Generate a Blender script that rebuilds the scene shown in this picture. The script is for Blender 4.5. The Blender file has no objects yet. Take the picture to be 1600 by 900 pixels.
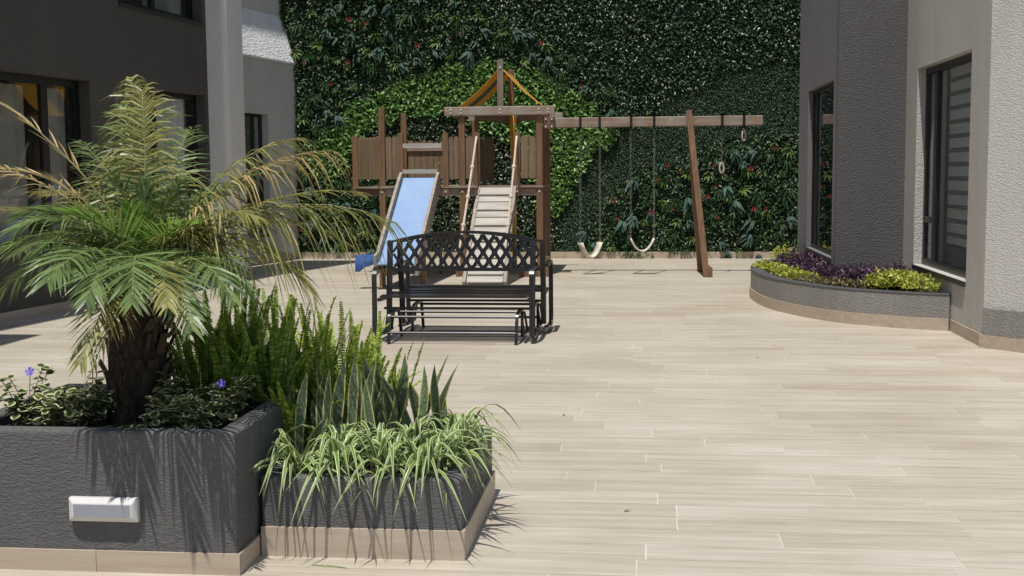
import bpy, bmesh, math, random
import numpy as np
from mathutils import Vector, Matrix
random.seed(7); rng = np.random.default_rng(11)
scene = bpy.context.scene
col = scene.collection

# ------------------------------------------------------------------ camera
EYE = Vector((0, 0, 1.5)); FPX = 1900.0
YAW = math.atan(205/1900); PITCH = math.atan(180/1900); ROLL = -0.008
_f = Vector((-math.sin(YAW)*math.cos(PITCH), math.cos(YAW)*math.cos(PITCH), -math.sin(PITCH)))
_r0 = Vector((math.cos(YAW), math.sin(YAW), 0)); _u0 = _r0.cross(_f)
_r = _r0*math.cos(ROLL) + _u0*math.sin(ROLL); _u = _u0*math.cos(ROLL) - _r0*math.sin(ROLL)
cam_data = bpy.data.cameras.new('camera'); cam = bpy.data.objects.new('camera', cam_data); col.objects.link(cam)
cam_data.sensor_width = 36; cam_data.lens = 36*FPX/1600; cam_data.clip_start = .05; cam_data.clip_end = 500
M3 = Matrix((_r, _u, -_f)).transposed().to_4x4(); M3.translation = EYE
cam.matrix_world = M3; scene.camera = cam

# ------------------------------------------------------------------ light
SUN = Vector((.085, .35, -1)).normalized()            # direction the light travels
world = bpy.data.worlds.new('World'); scene.world = world; world.use_nodes = True
wn = world.node_tree.nodes; wl = world.node_tree.links
sky = wn.new('ShaderNodeTexSky'); sky.sky_type = 'NISHITA'; sky.sun_disc = False
sky.sun_elevation = math.asin(-SUN.z); sky.sun_rotation = math.atan2(-SUN.x, -SUN.y)
wl.new(sky.outputs[0], wn['Background'].inputs[0]); wn['Background'].inputs[1].default_value = .11
sd = bpy.data.lights.new('sun', 'SUN'); sd.energy = 4.6; sd.angle = math.radians(.53); sd.color = (1, .965, .91)
so = bpy.data.objects.new('sun', sd); col.objects.link(so); so.location = (0, 0, 20)
so.rotation_euler = SUN.to_track_quat('-Z', 'Y').to_euler()
scene.view_settings.view_transform = 'Standard'; scene.view_settings.look = 'None'
scene.view_settings.gamma = 1; scene.view_settings.exposure = 0.0
scene.render.engine = 'CYCLES'

# ------------------------------------------------------------------ helpers
def at(px, py, Y):                                    # a measured picture point at a known distance -> metres
    d = _f + _r*((px-800)/FPX) + _u*((450-py)/FPX); return EYE + d*(Y/d.y)
def to_px(p):
    d = Vector(p)-EYE; k = d.dot(_f); return 800+FPX*d.dot(_r)/k, 450-FPX*d.dot(_u)/k, k
def V(*a): return Vector(a)

class MB:
    def __init__(s): s.v = []; s.f = []; s.uv = None
    def add(s, vs, fs, uv=None):
        b = len(s.v); s.v += [tuple(x) for x in vs]; s.f += [tuple(i+b for i in f) for f in fs]
        if uv is not None:
            if s.uv is None: s.uv = []
            s.uv += uv
        return s
    def box(s, a, b):
        (x0, y0, z0), (x1, y1, z1) = a, b
        x0, x1 = sorted((x0, x1)); y0, y1 = sorted((y0, y1)); z0, z1 = sorted((z0, z1))
        return s.add([(x0,y0,z0),(x1,y0,z0),(x1,y1,z0),(x0,y1,z0),(x0,y0,z1),(x1,y0,z1),(x1,y1,z1),(x0,y1,z1)],
              [(0,3,2,1),(4,5,6,7),(0,1,5,4),(1,2,6,5),(2,3,7,6),(3,0,4,7)])
    def bar(s, p, q, w, h, up=(0,0,1)):               # rectangular bar from p to q, w across, h along up
        p = Vector(p); q = Vector(q); d = (q-p).normalized(); up = Vector(up)
        if abs(d.dot(up)) > .98: up = V(0,1,0)
        a = d.cross(up).normalized()*w/2; b = a.cross(d).normalized()*h/2
        vs = [p-a-b, p+a-b, p+a+b, p-a+b, q-a-b, q+a-b, q+a+b, q-a+b]
        return s.add(vs, [(0,1,2,3),(4,7,6,5),(0,4,5,1),(1,5,6,2),(2,6,7,3),(3,7,4,0)])
    def tube(s, pts, r, n=8, cap=True):
        pts = [Vector(p) for p in pts]; m = len(pts); rs = r if isinstance(r, (list, tuple)) else [r]*m
        up = V(.13,.21,.97); vs = []; fs = []
        for i, p in enumerate(pts):
            d = (pts[min(i+1,m-1)]-pts[max(i-1,0)]).normalized()
            if abs(d.dot(up)) > .97: up = V(.9,.1,.2)
            a = d.cross(up).normalized(); b = a.cross(d)
            for k in range(n):
                t = 2*math.pi*k/n; vs.append(p+(a*math.cos(t)+b*math.sin(t))*rs[i])
        for i in range(m-1):
            for k in range(n): fs.append((i*n+k, i*n+(k+1)%n, (i+1)*n+(k+1)%n, (i+1)*n+k))
        if cap: fs += [tuple(range(n))[::-1], tuple(range((m-1)*n, m*n))]
        return s.add(vs, fs)
    def flatbar(s, pts, w, h, side):                  # bar of rectangular section swept along pts; side = fixed width axis
        pts = [Vector(p) for p in pts]; side = Vector(side).normalized(); m = len(pts); vs = []; fs = []
        for i, p in enumerate(pts):
            d = (pts[min(i+1,m-1)]-pts[max(i-1,0)]).normalized(); n = d.cross(side).normalized()
            vs += [p-side*w/2-n*h/2, p+side*w/2-n*h/2, p+side*w/2+n*h/2, p-side*w/2+n*h/2]
        for i in range(m-1):
            for k in range(4): fs.append((i*4+k, i*4+(k+1)%4, i*4+4+(k+1)%4, i*4+4+k))
        fs += [(3,2,1,0), tuple(range((m-1)*4, m*4))]
        return s.add(vs, fs)
    def prism(s, poly, z0, z1):
        n = len(poly)
        return s.add([(x,y,z0) for x,y in poly]+[(x,y,z1) for x,y in poly],
              [tuple(range(n))[::-1], tuple(range(n,2*n))]+[(i,(i+1)%n,n+(i+1)%n,n+i) for i in range(n)])
    def build(s, name, mat, parent=None, smooth=False, bevel=0, kind=None):
        me = bpy.data.meshes.new(name)
        off = Vector((0,0,0)); p = parent
        while p is not None: off += p.location; p = p.parent
        me.from_pydata([(x-off.x, y-off.y, z-off.z) for x,y,z in s.v], [], s.f)
        if s.uv:
            l = me.uv_layers.new(name='UVMap'); idx = np.zeros(len(me.loops), dtype=np.int32); me.loops.foreach_get('vertex_index', idx)
            l.data.foreach_set('uv', np.array(s.uv, dtype=np.float32)[idx].ravel())
        me.materials.append(mat)
        if smooth: me.polygons.foreach_set('use_smooth', [True]*len(me.polygons))
        o = bpy.data.objects.new(name, me); col.objects.link(o); o.parent = parent
        if bevel:
            md = o.modifiers.new('bevel', 'BEVEL'); md.width = bevel; md.segments = 2; md.limit_method = 'ANGLE'
        if kind: o['kind'] = kind
        return o

def tag(o, label=None, cat=None, group=None, kind=None):
    for k, v in (('label', label), ('category', cat), ('group', group), ('kind', kind)):
        if v: o[k] = v
    return o
def thing(name, label, cat, loc=(0,0,0), group=None):
    o = bpy.data.objects.new(name, None); col.objects.link(o); o.location = loc; o.empty_display_size = .1
    return tag(o, label, cat, group)
def inst(name, me, parent, mat4):
    o = bpy.data.objects.new(name, me); col.objects.link(o); o.parent = parent
    o.matrix_basis = mat4; return o
def smooth_path(pts, n=6):
    pts = [Vector(p) for p in pts]; out = []
    for i in range(len(pts)-1):
        p0 = pts[max(i-1,0)]; p1 = pts[i]; p2 = pts[i+1]; p3 = pts[min(i+2,len(pts)-1)]
        for k in range(n):
            t = k/n
            out.append(.5*((2*p1)+(p2-p0)*t+(2*p0-5*p1+4*p2-p3)*t*t+(3*p1-p0-3*p2+p3)*t**3))
    return out+[pts[-1]]

# ------------------------------------------------------------------ materials
def nmat(name):
    m = bpy.data.materials.new(name); m.use_nodes = True; nt = m.node_tree
    return m, nt.nodes, nt.links, nt.nodes['Principled BSDF']
def ramp(n, cols, pos=None):
    r = n.new('ShaderNodeValToRGB'); e = r.color_ramp.elements
    k = len(cols); pos = pos or [i/(k-1) for i in range(k)]
    while len(e) < k: e.new(.5)
    for i in range(k): e[i].position = pos[i]; e[i].color = (*cols[i], 1)
    return r
def tex_co(n, l, scale=(1,1,1), out='Object', rnd=False):
    tc = n.new('ShaderNodeTexCoord'); mp = n.new('ShaderNodeMapping'); mp.inputs['Scale'].default_value = scale
    src = tc.outputs[out]
    if rnd:
        oi = n.new('ShaderNodeObjectInfo'); gi = n.new('ShaderNodeNewGeometry')
        ad = n.new('ShaderNodeMath'); ad.operation = 'ADD'; l.new(oi.outputs['Random'], ad.inputs[0]); l.new(gi.outputs['Random Per Island'], ad.inputs[1])
        ml = n.new('ShaderNodeMath'); ml.operation = 'MULTIPLY'; ml.inputs[1].default_value = 37.; l.new(ad.outputs[0], ml.inputs[0])
        va = n.new('ShaderNodeVectorMath'); l.new(src, va.inputs[0]); l.new(ml.outputs[0], va.inputs[1]); src = va.outputs[0]
    l.new(src, mp.inputs['Vector']); return mp.outputs[0]
def noise(n, l, co, scale, detail=4, rough=.55):
    t = n.new('ShaderNodeTexNoise'); t.inputs['Scale'].default_value = scale; t.inputs['Detail'].default_value = detail
    t.inputs['Roughness'].default_value = rough; l.new(co, t.inputs['Vector']); return t.outputs['Fac']
def bump(n, l, h, bs, strength=.4, dist=.01, prev=None):
    b = n.new('ShaderNodeBump'); b.inputs['Strength'].default_value = strength; b.inputs['Distance'].default_value = dist
    l.new(h, b.inputs['Height'])
    if prev: l.new(prev.outputs[0], b.inputs['Normal'])
    l.new(b.outputs[0], bs.inputs['Normal']); return b
def mixc(n, l, a, b, fac, mode='MIX'):
    m = n.new('ShaderNodeMix'); m.data_type = 'RGBA'; m.blend_type = mode
    for s, x in ((6, a), (7, b)):
        if isinstance(x, tuple): m.inputs[s].default_value = (*x, 1)
        else: l.new(x, m.inputs[s])
    if isinstance(fac, float): m.inputs[0].default_value = fac
    else: l.new(fac, m.inputs[0])
    return m.outputs[2]
def plain(name, c, rough=.6, var=.12, scale=9, bstr=.1, metal=0):
    m, n, l, b = nmat(name); co = tex_co(n, l); f = noise(n, l, co, scale)
    r = ramp(n, [tuple(x*(1-var) for x in c), tuple(min(1, x*(1+var)) for x in c)], [.3, .7]); l.new(f, r.inputs[0])
    l.new(r.outputs[0], b.inputs['Base Color']); b.inputs['Roughness'].default_value = rough; b.inputs['Metallic'].default_value = metal
    if bstr: bump(n, l, noise(n, l, co, scale*6), b, bstr, .004)
    return m
def stucco(name, c, strength=.8, scale=22, dist=.012, var=.08, vert=2.2):
    m, n, l, b = nmat(name); co = tex_co(n, l, (1, 1, vert))
    f1 = noise(n, l, co, scale, 3, .6); big = noise(n, l, tex_co(n, l, (1,1,.35)), 1.1, 5, .6)
    r = ramp(n, [tuple(x*(1-var*1.6) for x in c), c, tuple(min(1,x*(1+var)) for x in c)], [.25, .5, .75]); l.new(big, r.inputs[0])
    l.new(r.outputs[0], b.inputs['Base Color']); b.inputs['Roughness'].default_value = .85
    rr = ramp(n, [(0,0,0), (.35,.35,.35), (1,1,1)], [.35, .5, .68]); l.new(f1, rr.inputs[0])
    p = bump(n, l, rr.outputs[0], b, strength, dist)
    bump(n, l, noise(n, l, co, scale*5, 3), b, .35, .003, p)
    return m
def weathered(m, amount=.5):
    n = m.node_tree.nodes; l = m.node_tree.links; b = n['Principled BSDF']; src = b.inputs['Base Color'].links[0].from_socket
    st = noise(n, l, tex_co(n, l, (9, 9, .7)), 1., 5, .65); r = ramp(n, [(1,1,1), (1.55,1.5,1.4)], [.52, .75]); l.new(st, r.inputs[0])
    sp = noise(n, l, tex_co(n, l, (1,1,1)), 60, 2, .5); r2 = ramp(n, [(1,1,1), (1.9,1.8,1.6)], [.68, .78]); l.new(sp, r2.inputs[0])
    c = mixc(n, l, src, r.outputs[0], amount, 'MULTIPLY'); l.new(mixc(n, l, c, r2.outputs[0], amount*.7, 'MULTIPLY'), b.inputs['Base Color'])
def wood(name, c0, c1, axis=2, rough=.65, rnd=True, grey=None):
    m, n, l, b = nmat(name); sc = [26, 26, 26]; sc[axis] = 1.6
    co = tex_co(n, l, tuple(sc), rnd=rnd); f = noise(n, l, co, 1.0, 6, .65)
    r = ramp(n, [c0, c1], [.3, .72]); l.new(f, r.inputs[0]); colr = r.outputs[0]
    if grey:
        g = noise(n, l, tex_co(n, l, (3, 3, 3)), 1.2, 4); gr = ramp(n, [(0,0,0), (1,1,1)], [.42, .68]); l.new(g, gr.inputs[0])
        colr = mixc(n, l, colr, grey, gr.outputs[0])
    l.new(colr, b.inputs['Base Color']); b.inputs['Roughness'].default_value = rough
    bump(n, l, f, b, .25, .004); return m
def leafmat(name, cols, rough=.4, trans=.3, pos=None, obj=True):
    m, n, l, b = nmat(name); gi = n.new('ShaderNodeNewGeometry'); fac = gi.outputs['Random Per Island']
    if obj:
        oi = n.new('ShaderNodeObjectInfo'); a = n.new('ShaderNodeMath'); a.operation = 'ADD'; l.new(fac, a.inputs[0]); l.new(oi.outputs['Random'], a.inputs[1])
        fr = n.new('ShaderNodeMath'); fr.operation = 'FRACT'; l.new(a.outputs[0], fr.inputs[0]); fac = fr.outputs[0]
    r = ramp(n, cols, pos); l.new(fac, r.inputs[0])
    finish_leaf(m, n, l, b, r.outputs[0], rough, trans); return m
def finish_leaf(m, n, l, b, c, rough, trans):
    l.new(c, b.inputs['Base Color']); b.inputs['Roughness'].default_value = rough
    t = n.new('ShaderNodeBsdfTranslucent'); l.new(c, t.inputs[0]); mx = n.new('ShaderNodeMixShader'); mx.inputs[0].default_value = trans
    l.new(b.outputs[0], mx.inputs[1]); l.new(t.outputs[0], mx.inputs[2]); l.new(mx.outputs[0], n['Material Output'].inputs[0])
def striped_leaf(name, mid, edge, e0, e1, rough=.4, trans=.25, band=None):
    m, n, l, b = nmat(name); tc = n.new('ShaderNodeTexCoord'); sp = n.new('ShaderNodeSeparateXYZ'); l.new(tc.outputs['UV'], sp.inputs[0])
    r = ramp(n, [(0,0,0), (1,1,1)], [e0, e1]); l.new(sp.outputs[0], r.inputs[0])
    oi = n.new('ShaderNodeObjectInfo'); midc = mixc(n, l, mid, tuple(x*.55 for x in mid), oi.outputs['Random'])
    if band:
        mp = n.new('ShaderNodeMapping'); mp.inputs['Scale'].default_value = (2, 26, 1); l.new(tc.outputs['UV'], mp.inputs[0])
        f = noise(n, l, mp.outputs[0], 1.0, 4, .7); br = ramp(n, [(0,0,0), (1,1,1)], [.42, .6]); l.new(f, br.inputs[0]); midc = mixc(n, l, midc, band, br.outputs[0])
    finish_leaf(m, n, l, b, mixc(n, l, midc, edge, r.outputs[0]), rough, trans); return m

M = {}
def floor_mat():
    m, n, l, b = nmat('porcelain_plank'); oi = n.new('ShaderNodeObjectInfo'); gi = n.new('ShaderNodeNewGeometry')
    a = n.new('ShaderNodeMath'); a.operation = 'ADD'; l.new(oi.outputs['Random'], a.inputs[0]); l.new(gi.outputs['Random Per Island'], a.inputs[1])
    fr = n.new('ShaderNodeMath'); fr.operation = 'FRACT'; l.new(a.outputs[0], fr.inputs[0])
    co = tex_co(n, l, (1.3, 17, 1), rnd=True); f = noise(n, l, co, 1.0, 6, .6)
    co2 = tex_co(n, l, (2.5, 70, 1), rnd=True); f2 = noise(n, l, co2, 1.0, 4, .7)
    r = ramp(n, [(.385,.342,.272), (.45,.405,.332), (.512,.470,.398)], [.28, .5, .74]); l.new(f, r.inputs[0])
    r2 = ramp(n, [(.87,.86,.85), (1.04,1.035,1.03)], [.3, .6]); l.new(f2, r2.inputs[0])
    r3 = ramp(n, [(.93,.91,.885), (1.0,1.0,1.0), (1.04,1.045,1.05)]); l.new(fr.outputs[0], r3.inputs[0])
    c = mixc(n, l, r.outputs[0], r2.outputs[0], 1.0, 'MULTIPLY'); c = mixc(n, l, c, r3.outputs[0], 1.0, 'MULTIPLY')
    g = n.new('ShaderNodeNewGeometry'); w = noise(n, l, g.outputs['Position'], .9, 4, .6); wr = ramp(n, [(.90,.885,.86), (1.03,1.03,1.03)], [.33, .62]); l.new(w, wr.inputs[0])
    c = mixc(n, l, c, wr.outputs[0], 1.0, 'MULTIPLY')
    sp = noise(n, l, g.outputs['Position'], 9, 3, .5); sr = ramp(n, [(1,1,1), (.80,.77,.72)], [.70, .80]); l.new(sp, sr.inputs[0])
    c = mixc(n, l, c, sr.outputs[0], 1.0, 'MULTIPLY')
    l.new(c, b.inputs['Base Color']); b.inputs['Roughness'].default_value = .5; b.inputs['Specular IOR Level'].default_value = .3
    bump(n, l, f2, b, .12, .002); return m
M['plank'] = floor_mat()
M['grout'] = plain('grout', (.56,.52,.45), .9, .2, 2)
M['skirt'] = wood('skirting_tile', (.36,.28,.205), (.47,.39,.305), 0, .5)
M['skirt2'] = wood('skirting_tile_side', (.36,.28,.205), (.47,.39,.305), 1, .5)
M['stucco_dark'] = stucco('charcoal_stucco', (.102,.098,.096), .75, 50, .008, .16, vert=2.6)
M['stucco_grey'] = stucco('grey_stucco', (.235,.222,.20), .8, 40, .009)
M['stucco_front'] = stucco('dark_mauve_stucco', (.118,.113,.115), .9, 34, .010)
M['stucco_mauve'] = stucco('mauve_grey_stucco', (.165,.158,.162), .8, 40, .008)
M['stucco_beige'] = stucco('warm_grey_stucco', (.50,.475,.43), .8, 36, .010)
M['stucco_pale'] = stucco('pale_grey_stucco', (.50,.48,.445), .8, 40, .008)
M['stucco_sun_patch'] = stucco('sun_patch_stucco', (.86,.865,.87), 1., 16, .02)  # sunlight on the recess wall put into a whiter plaster colour
M['stucco_column'] = stucco('pale_column_stucco', (.70,.675,.62), .8, 36, .010)
M['facade_dark'] = stucco('dark_facade_paint', (.068,.061,.05), .5, 40, .006)
M['facade_grey'] = stucco('shaded_grey_paint', (.56,.545,.505), .7, 36, .008)
weathered(M['stucco_dark'], .55); weathered(M['stucco_grey'], .35); weathered(M['stucco_pale'], .12); weathered(M['stucco_beige'], .12)
M['frame'] = plain('black_aluminium', (.006,.006,.007), .4, .2, 6, 0)
M['sill'] = plain('dark_sill', (.022,.023,.026), .5, .15, 6, .05)
M['coping'] = plain('dark_coping', (.075,.075,.08), .6, .15, 8, .2)
M['room'] = plain('room_wall', (.35,.32,.28), .9)
M['curtain'] = plain('sheer_curtain', (.62,.62,.60), .9, .1, 3)
M['drape'] = plain('grey_drape', (.30,.28,.245), .9, .1, 3)
M['blind'] = plain('blind_fabric', (.55,.565,.55), .8, .05, 3)
M['blind_dark'] = plain('blind_dark_band', (.13,.135,.135), .8, .05, 3)  # darker stripe of the banded blind fabric
def glass_mat():
    m, n, l, b = nmat('window_glass'); n.remove(b)
    t = n.new('ShaderNodeBsdfTransparent'); t.inputs[0].default_value = (.90,.92,.91,1); g = n.new('ShaderNodeBsdfGlossy'); g.inputs['Roughness'].default_value = .01
    fz = n.new('ShaderNodeFresnel'); mx = n.new('ShaderNodeMixShader')
    gg = n.new('ShaderNodeNewGeometry'); io = n.new('ShaderNodeMapRange'); l.new(gg.outputs['Backfacing'], io.inputs[0]); io.inputs[3].default_value = 1.34; io.inputs[4].default_value = 1/1.34; l.new(io.outputs[0], fz.inputs[0])
    l.new(fz.outputs[0], mx.inputs[0]); l.new(t.outputs[0], mx.inputs[1]); l.new(g.outputs[0], mx.inputs[2]); l.new(mx.outputs[0], n['Material Output'].inputs[0]); return m
M['glass'] = glass_mat()
M['soil'] = plain('soil', (.025,.018,.013), .95, .4, 40, .8)
M['post'] = wood('reddish_post', (.11,.056,.026), (.23,.13,.065), 2, .55)
M['beam'] = wood('weathered_beam', (.17,.11,.07), (.33,.245,.175), 0, .7, grey=(.30,.27,.235))
M['beam_y'] = wood('brown_beam_across', (.10,.05,.025), (.21,.12,.07), 1, .7)
M['picket'] = wood('brown_picket', (.115,.075,.043), (.25,.175,.105), 2, .7)
M['greywood'] = wood('grey_wood', (.27,.25,.215), (.52,.49,.43), 0, .8)
M['railwood'] = wood('grey_rail', (.20,.165,.13), (.42,.37,.31), 1, .8)
M['kingpost'] = wood('grey_king_post', (.13,.095,.075), (.27,.215,.18), 2, .8)
M['rope'] = plain('rope', (.55,.46,.36), .9, .2, 40, .4)
M['steel'] = plain('galvanised', (.30,.29,.27), .4, .2, 30, .05, .8)
M['bolt'] = plain('bolt', (.75,.70,.62), .35, .1, 30, 0, .4)
M['slide'] = plain('slide_plastic', (.205,.335,.60), .22, .06, 2, 0)
def slide_mat():
    m, n, l, b = nmat('slide_plastic'); f = noise(n, l, tex_co(n, l, (1,1,1)), 2.2, 4)
    r = ramp(n, [(.235,.345,.545), (.28,.395,.59)], [.3, .7]); l.new(f, r.inputs[0])
    g = noise(n, l, tex_co(n, l, (60, 5, 5)), 1., 5, .7); gr = ramp(n, [(0,0,0), (.55,.55,.55)], [.62, .72]); l.new(g, gr.inputs[0])
    l.new(mixc(n, l, r.outputs[0], (.50,.58,.70), gr.outputs[0]), b.inputs['Base Color'])
    rr = n.new('ShaderNodeMapRange'); l.new(g, rr.inputs[0]); rr.inputs[1].default_value = .4; rr.inputs[2].default_value = .7; rr.inputs[3].default_value = .12; rr.inputs[4].default_value = .45
    l.new(rr.outputs[0], b.inputs['Roughness']); return m
M['slide'] = slide_mat()
M['yellow'] = plain('yellow_tarp', (.74,.37,.025), .6, .1, 8)
M['tarp_grey'] = plain('grey_tarp', (.075,.085,.075), .6, .1, 8)
M['belt'] = plain('cream_belt', (.62,.57,.47), .6, .12, 12)
M['towel'] = plain('blue_towel', (.030,.085,.27), .95, .2, 40, .5)
M['iron'] = plain('black_iron', (.012,.0115,.013), .34, .3, 12, .05)
M['white_plastic'] = plain('white_plastic', (.56,.545,.52), .5, .05, 30, 0)
M['diffuser'] = plain('frosted_diffuser', (.27,.28,.315), .3, .05, 5, 0)
M['wallback'] = plain('green_wall_backing', (.010,.016,.009), .9, .3, 20, .3)
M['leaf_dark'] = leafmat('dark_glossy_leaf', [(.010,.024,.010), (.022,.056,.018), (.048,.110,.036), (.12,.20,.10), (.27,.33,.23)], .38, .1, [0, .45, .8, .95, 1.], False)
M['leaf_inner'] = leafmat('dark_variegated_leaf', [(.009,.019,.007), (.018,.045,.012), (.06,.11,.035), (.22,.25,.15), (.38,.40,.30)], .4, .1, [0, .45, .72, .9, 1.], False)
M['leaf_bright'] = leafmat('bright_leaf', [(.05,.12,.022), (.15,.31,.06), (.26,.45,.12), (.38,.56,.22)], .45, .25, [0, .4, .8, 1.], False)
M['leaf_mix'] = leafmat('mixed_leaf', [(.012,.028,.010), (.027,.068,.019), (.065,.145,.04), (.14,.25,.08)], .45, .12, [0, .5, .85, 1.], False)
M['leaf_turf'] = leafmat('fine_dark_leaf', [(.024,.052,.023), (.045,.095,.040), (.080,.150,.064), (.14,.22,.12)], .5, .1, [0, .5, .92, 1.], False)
M['tuft_blue'] = leafmat('blue_green_leaf', [(.018,.052,.032), (.045,.105,.072)], .62, .2)
M['tuft_lime'] = leafmat('lime_leaf', [(.06,.115,.018), (.14,.225,.045)], .55, .25)
M['tuft_fern'] = leafmat('fern_leaf', [(.03,.085,.024), (.075,.155,.05)], .55, .25)
M['red'] = leafmat('red_petal', [(.15,.014,.012), (.28,.045,.035)], .5, .2)
M['palm_green'] = leafmat('palm_green', [(.06,.105,.028), (.12,.185,.05), (.19,.265,.085)], .4, .3)
M['palm_lime'] = leafmat('palm_young', [(.15,.27,.045), (.28,.42,.09)], .4, .45)
M['palm_olive'] = leafmat('palm_olive', [(.15,.165,.035), (.27,.265,.07), (.36,.33,.12)], .42, .3)
M['palm_dry'] = leafmat('palm_dry', [(.25,.17,.055), (.40,.29,.11), (.48,.38,.19)], .45, .3)
M['rachis'] = plain('palm_rachis', (.20,.20,.07), .4, .2, 10, 0)
M['trunk'] = plain('palm_trunk_fibre', (.026,.018,.012), .95, .5, 30, .8)
M['leafbase'] = wood('palm_leaf_base', (.020,.013,.008), (.085,.054,.032), 2, .9)
M['fern'] = leafmat('sword_fern', [(.19,.27,.03), (.37,.48,.07), (.50,.58,.13)], .5, .45)
M['fern_dark'] = leafmat('sword_fern_dark', [(.13,.23,.028), (.25,.38,.055), (.38,.50,.10)], .5, .45)
M['snake'] = striped_leaf('snake_plant_leaf', (.21,.28,.145), (.58,.54,.20), .76, .84, .42, .15, (.06,.09,.052))
M['spider'] = striped_leaf('spider_plant_leaf', (.17,.30,.05), (.56,.60,.33), .52, .66, .4, .3)
M['vinca'] = striped_leaf('variegated_leaf', (.07,.12,.03), (.55,.54,.30), .5, .68, .4, .25)
M['stem'] = plain('plant_stem', (.06,.085,.025), .6, .2, 20, 0)
M['violet'] = leafmat('violet_petal', [(.10,.07,.45), (.19,.14,.62)], .5, .3)
M['bed_lime'] = leafmat('lime_bedding_leaf', [(.22,.27,.03), (.42,.44,.06), (.55,.54,.12)], .45, .3)
M['bed_purple'] = leafmat('purple_bedding_leaf', [(.028,.010,.026), (.075,.026,.068), (.13,.06,.10)], .45, .2)
M['bed_olive'] = leafmat('mixed_bedding_leaf', [(.06,.03,.045), (.15,.12,.05), (.30,.27,.09)], .45, .25)

# ------------------------------------------------------------------ floor of wood-look planks
PW, PL, GAP = .2, 1.2, .0042
TALL = (-2.62, -1.505, 4.32, 5.35); LOW = (-1.505, -.69, 4.56, 5.54)
base = MB().box((-14, -6, -.25), (12, 26, -.0016)).build('floor', M['grout']); base['kind'] = 'structure'
cells = []
Y0R = 4.835 - 9*PW                                    # a straight joint runs across in front of the planters
r = 0; y = Y0R - 24*PW
while y < 21.4:
    x = -9 - random.choice([.0, .4, .8]) - random.uniform(0, .3)
    while x < 7:
        cells.append((x, y)); x += PL
    y += PW
def cell_key(c):
    x, y = c; cx, cy = x+PL/2, y+PW/2
    if cy < 3.4: return None
    for a in (TALL, LOW):
        if a[0]-.02 <= x and x+PL <= a[1]+.02 and a[2] <= y and y+PW <= a[3]: return None
    ps = [to_px((x+t*PL, cy, 0)) for t in (.05, .5, .95)]
    if not any(-5 < p[0] < 1605 and p[1] < 905 for p in ps): return None
    if cx < -6.4: return None
    return cy
vis = sorted([c for c in cells if cell_key(c) is not None], key=cell_key)
near = set(vis[:300])
pm = MB().box((0, 0, -.012), (PL-GAP, PW-GAP, 0)); pme = None
rest = MB()
for c in cells:
    if c in near:
        gapy = .003 if abs(c[1]-4.835) < .01 else 0
        if pme is None:
            o = pm.build('plank', M['plank'], base); pme = o.data; o.location = (c[0], c[1]+gapy, 0)
        else: inst('plank', pme, base, Matrix.Translation((c[0], c[1]+gapy, random.uniform(-.0004, .0004))))
    else: rest.box((c[0], c[1], -.012), (c[0]+PL-GAP, c[1]+PW-GAP, 0))
rest.build('far_planks', M['plank'], base, kind='stuff')

# ------------------------------------------------------------------ walls with openings
def wall(mb, A, B, z0, z1, thick, holes=(), flip=False):
    """vertical slab from A to B (plan), outer face on the right-hand side of A->B; holes = (u0,u1,z0,z1)"""
    A = V(*A); B = V(*B); L = (B-A).length; d = (B-A)/L; n = V(d.y, -d.x)      # outward
    if flip: n = -n
    us = sorted({0, L, *[h[0] for h in holes], *[h[1] for h in holes]}); zs = sorted({z0, z1, *[h[2] for h in holes], *[h[3] for h in holes]})
    def P(u, z, k): q = A+d*u-n*(thick*k); return (q.x, q.y, z)
    inside = lambda u, z: any(h[0] < u < h[1] and h[2] < z < h[3] for h in holes)
    for k in (0, 1):
        for i in range(len(us)-1):
            for j in range(len(zs)-1):
                if inside((us[i]+us[i+1])/2, (zs[j]+zs[j+1])/2): continue
                mb.add([P(us[i],zs[j],k), P(us[i+1],zs[j],k), P(us[i+1],zs[j+1],k), P(us[i],zs[j+1],k)], [(0,1,2,3)])
    rects = [(0, L, z0, z1)] + list(holes)
    for (a, b, c, e) in rects:
        for (p, q) in (((a,c),(b,c)), ((b,c),(b,e)), ((b,e),(a,e)), ((a,e),(a,c))):
            mb.add([P(*p,0), P(*q,0), P(*q,1), P(*p,1)], [(0,1,2,3)])
    return A, d, n
def local_box(mb, A, d, n, u0, u1, k0, k1, z0, z1):   # box in wall coordinates, k = depth behind the outer face
    c = [A+d*u-n*k for u, k in ((u0,k0),(u1,k0),(u1,k1),(u0,k1))]
    return mb.prism([(p.x, p.y) for p in c], z0, z1)
def window(parent, A, d, n, u0, u1, z0, z1, depth, mulls=(), bars=(), fw=.06, sill=True, name='window'):
    f = MB()
    k0, k1 = depth, depth+.05
    local_box(f, A, d, n, u0, u1, k0, k1, z1-fw, z1); local_box(f, A, d, n, u0, u1, k0, k1, z0, z0+fw)
    local_box(f, A, d, n, u0, u0+fw, k0+.001, k1, z0+fw, z1-fw); local_box(f, A, d, n, u1-fw, u1, k0+.001, k1, z0+fw, z1-fw)
    for m, w in mulls: local_box(f, A, d, n, m-w/2, m+w/2, k0+.002, k1, z0+fw, z1-fw)
    for (a, b, z) in bars: local_box(f, A, d, n, a, b, k0+.004, k1, z-fw*.45, z+fw*.45)
    w = f.build(name, M['frame'], parent)
    edges = [u0+fw] + [e for m, ww in mulls for e in (m-ww/2, m+ww/2)] + [u1-fw]
    for i in range(0, len(edges), 2):
        g = MB(); local_box(g, A, d, n, edges[i], edges[i+1], k0+.022, k0+.028, z0+fw, z1-fw); g.build('pane', M['glass'], w)
    if sill:
        s = MB(); local_box(s, A, d, n, u0-.0, u1+.0, -.018, depth-.002, z0-.045, z0-.002); s.build('sill', M['sill'], w)
    return w

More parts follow.
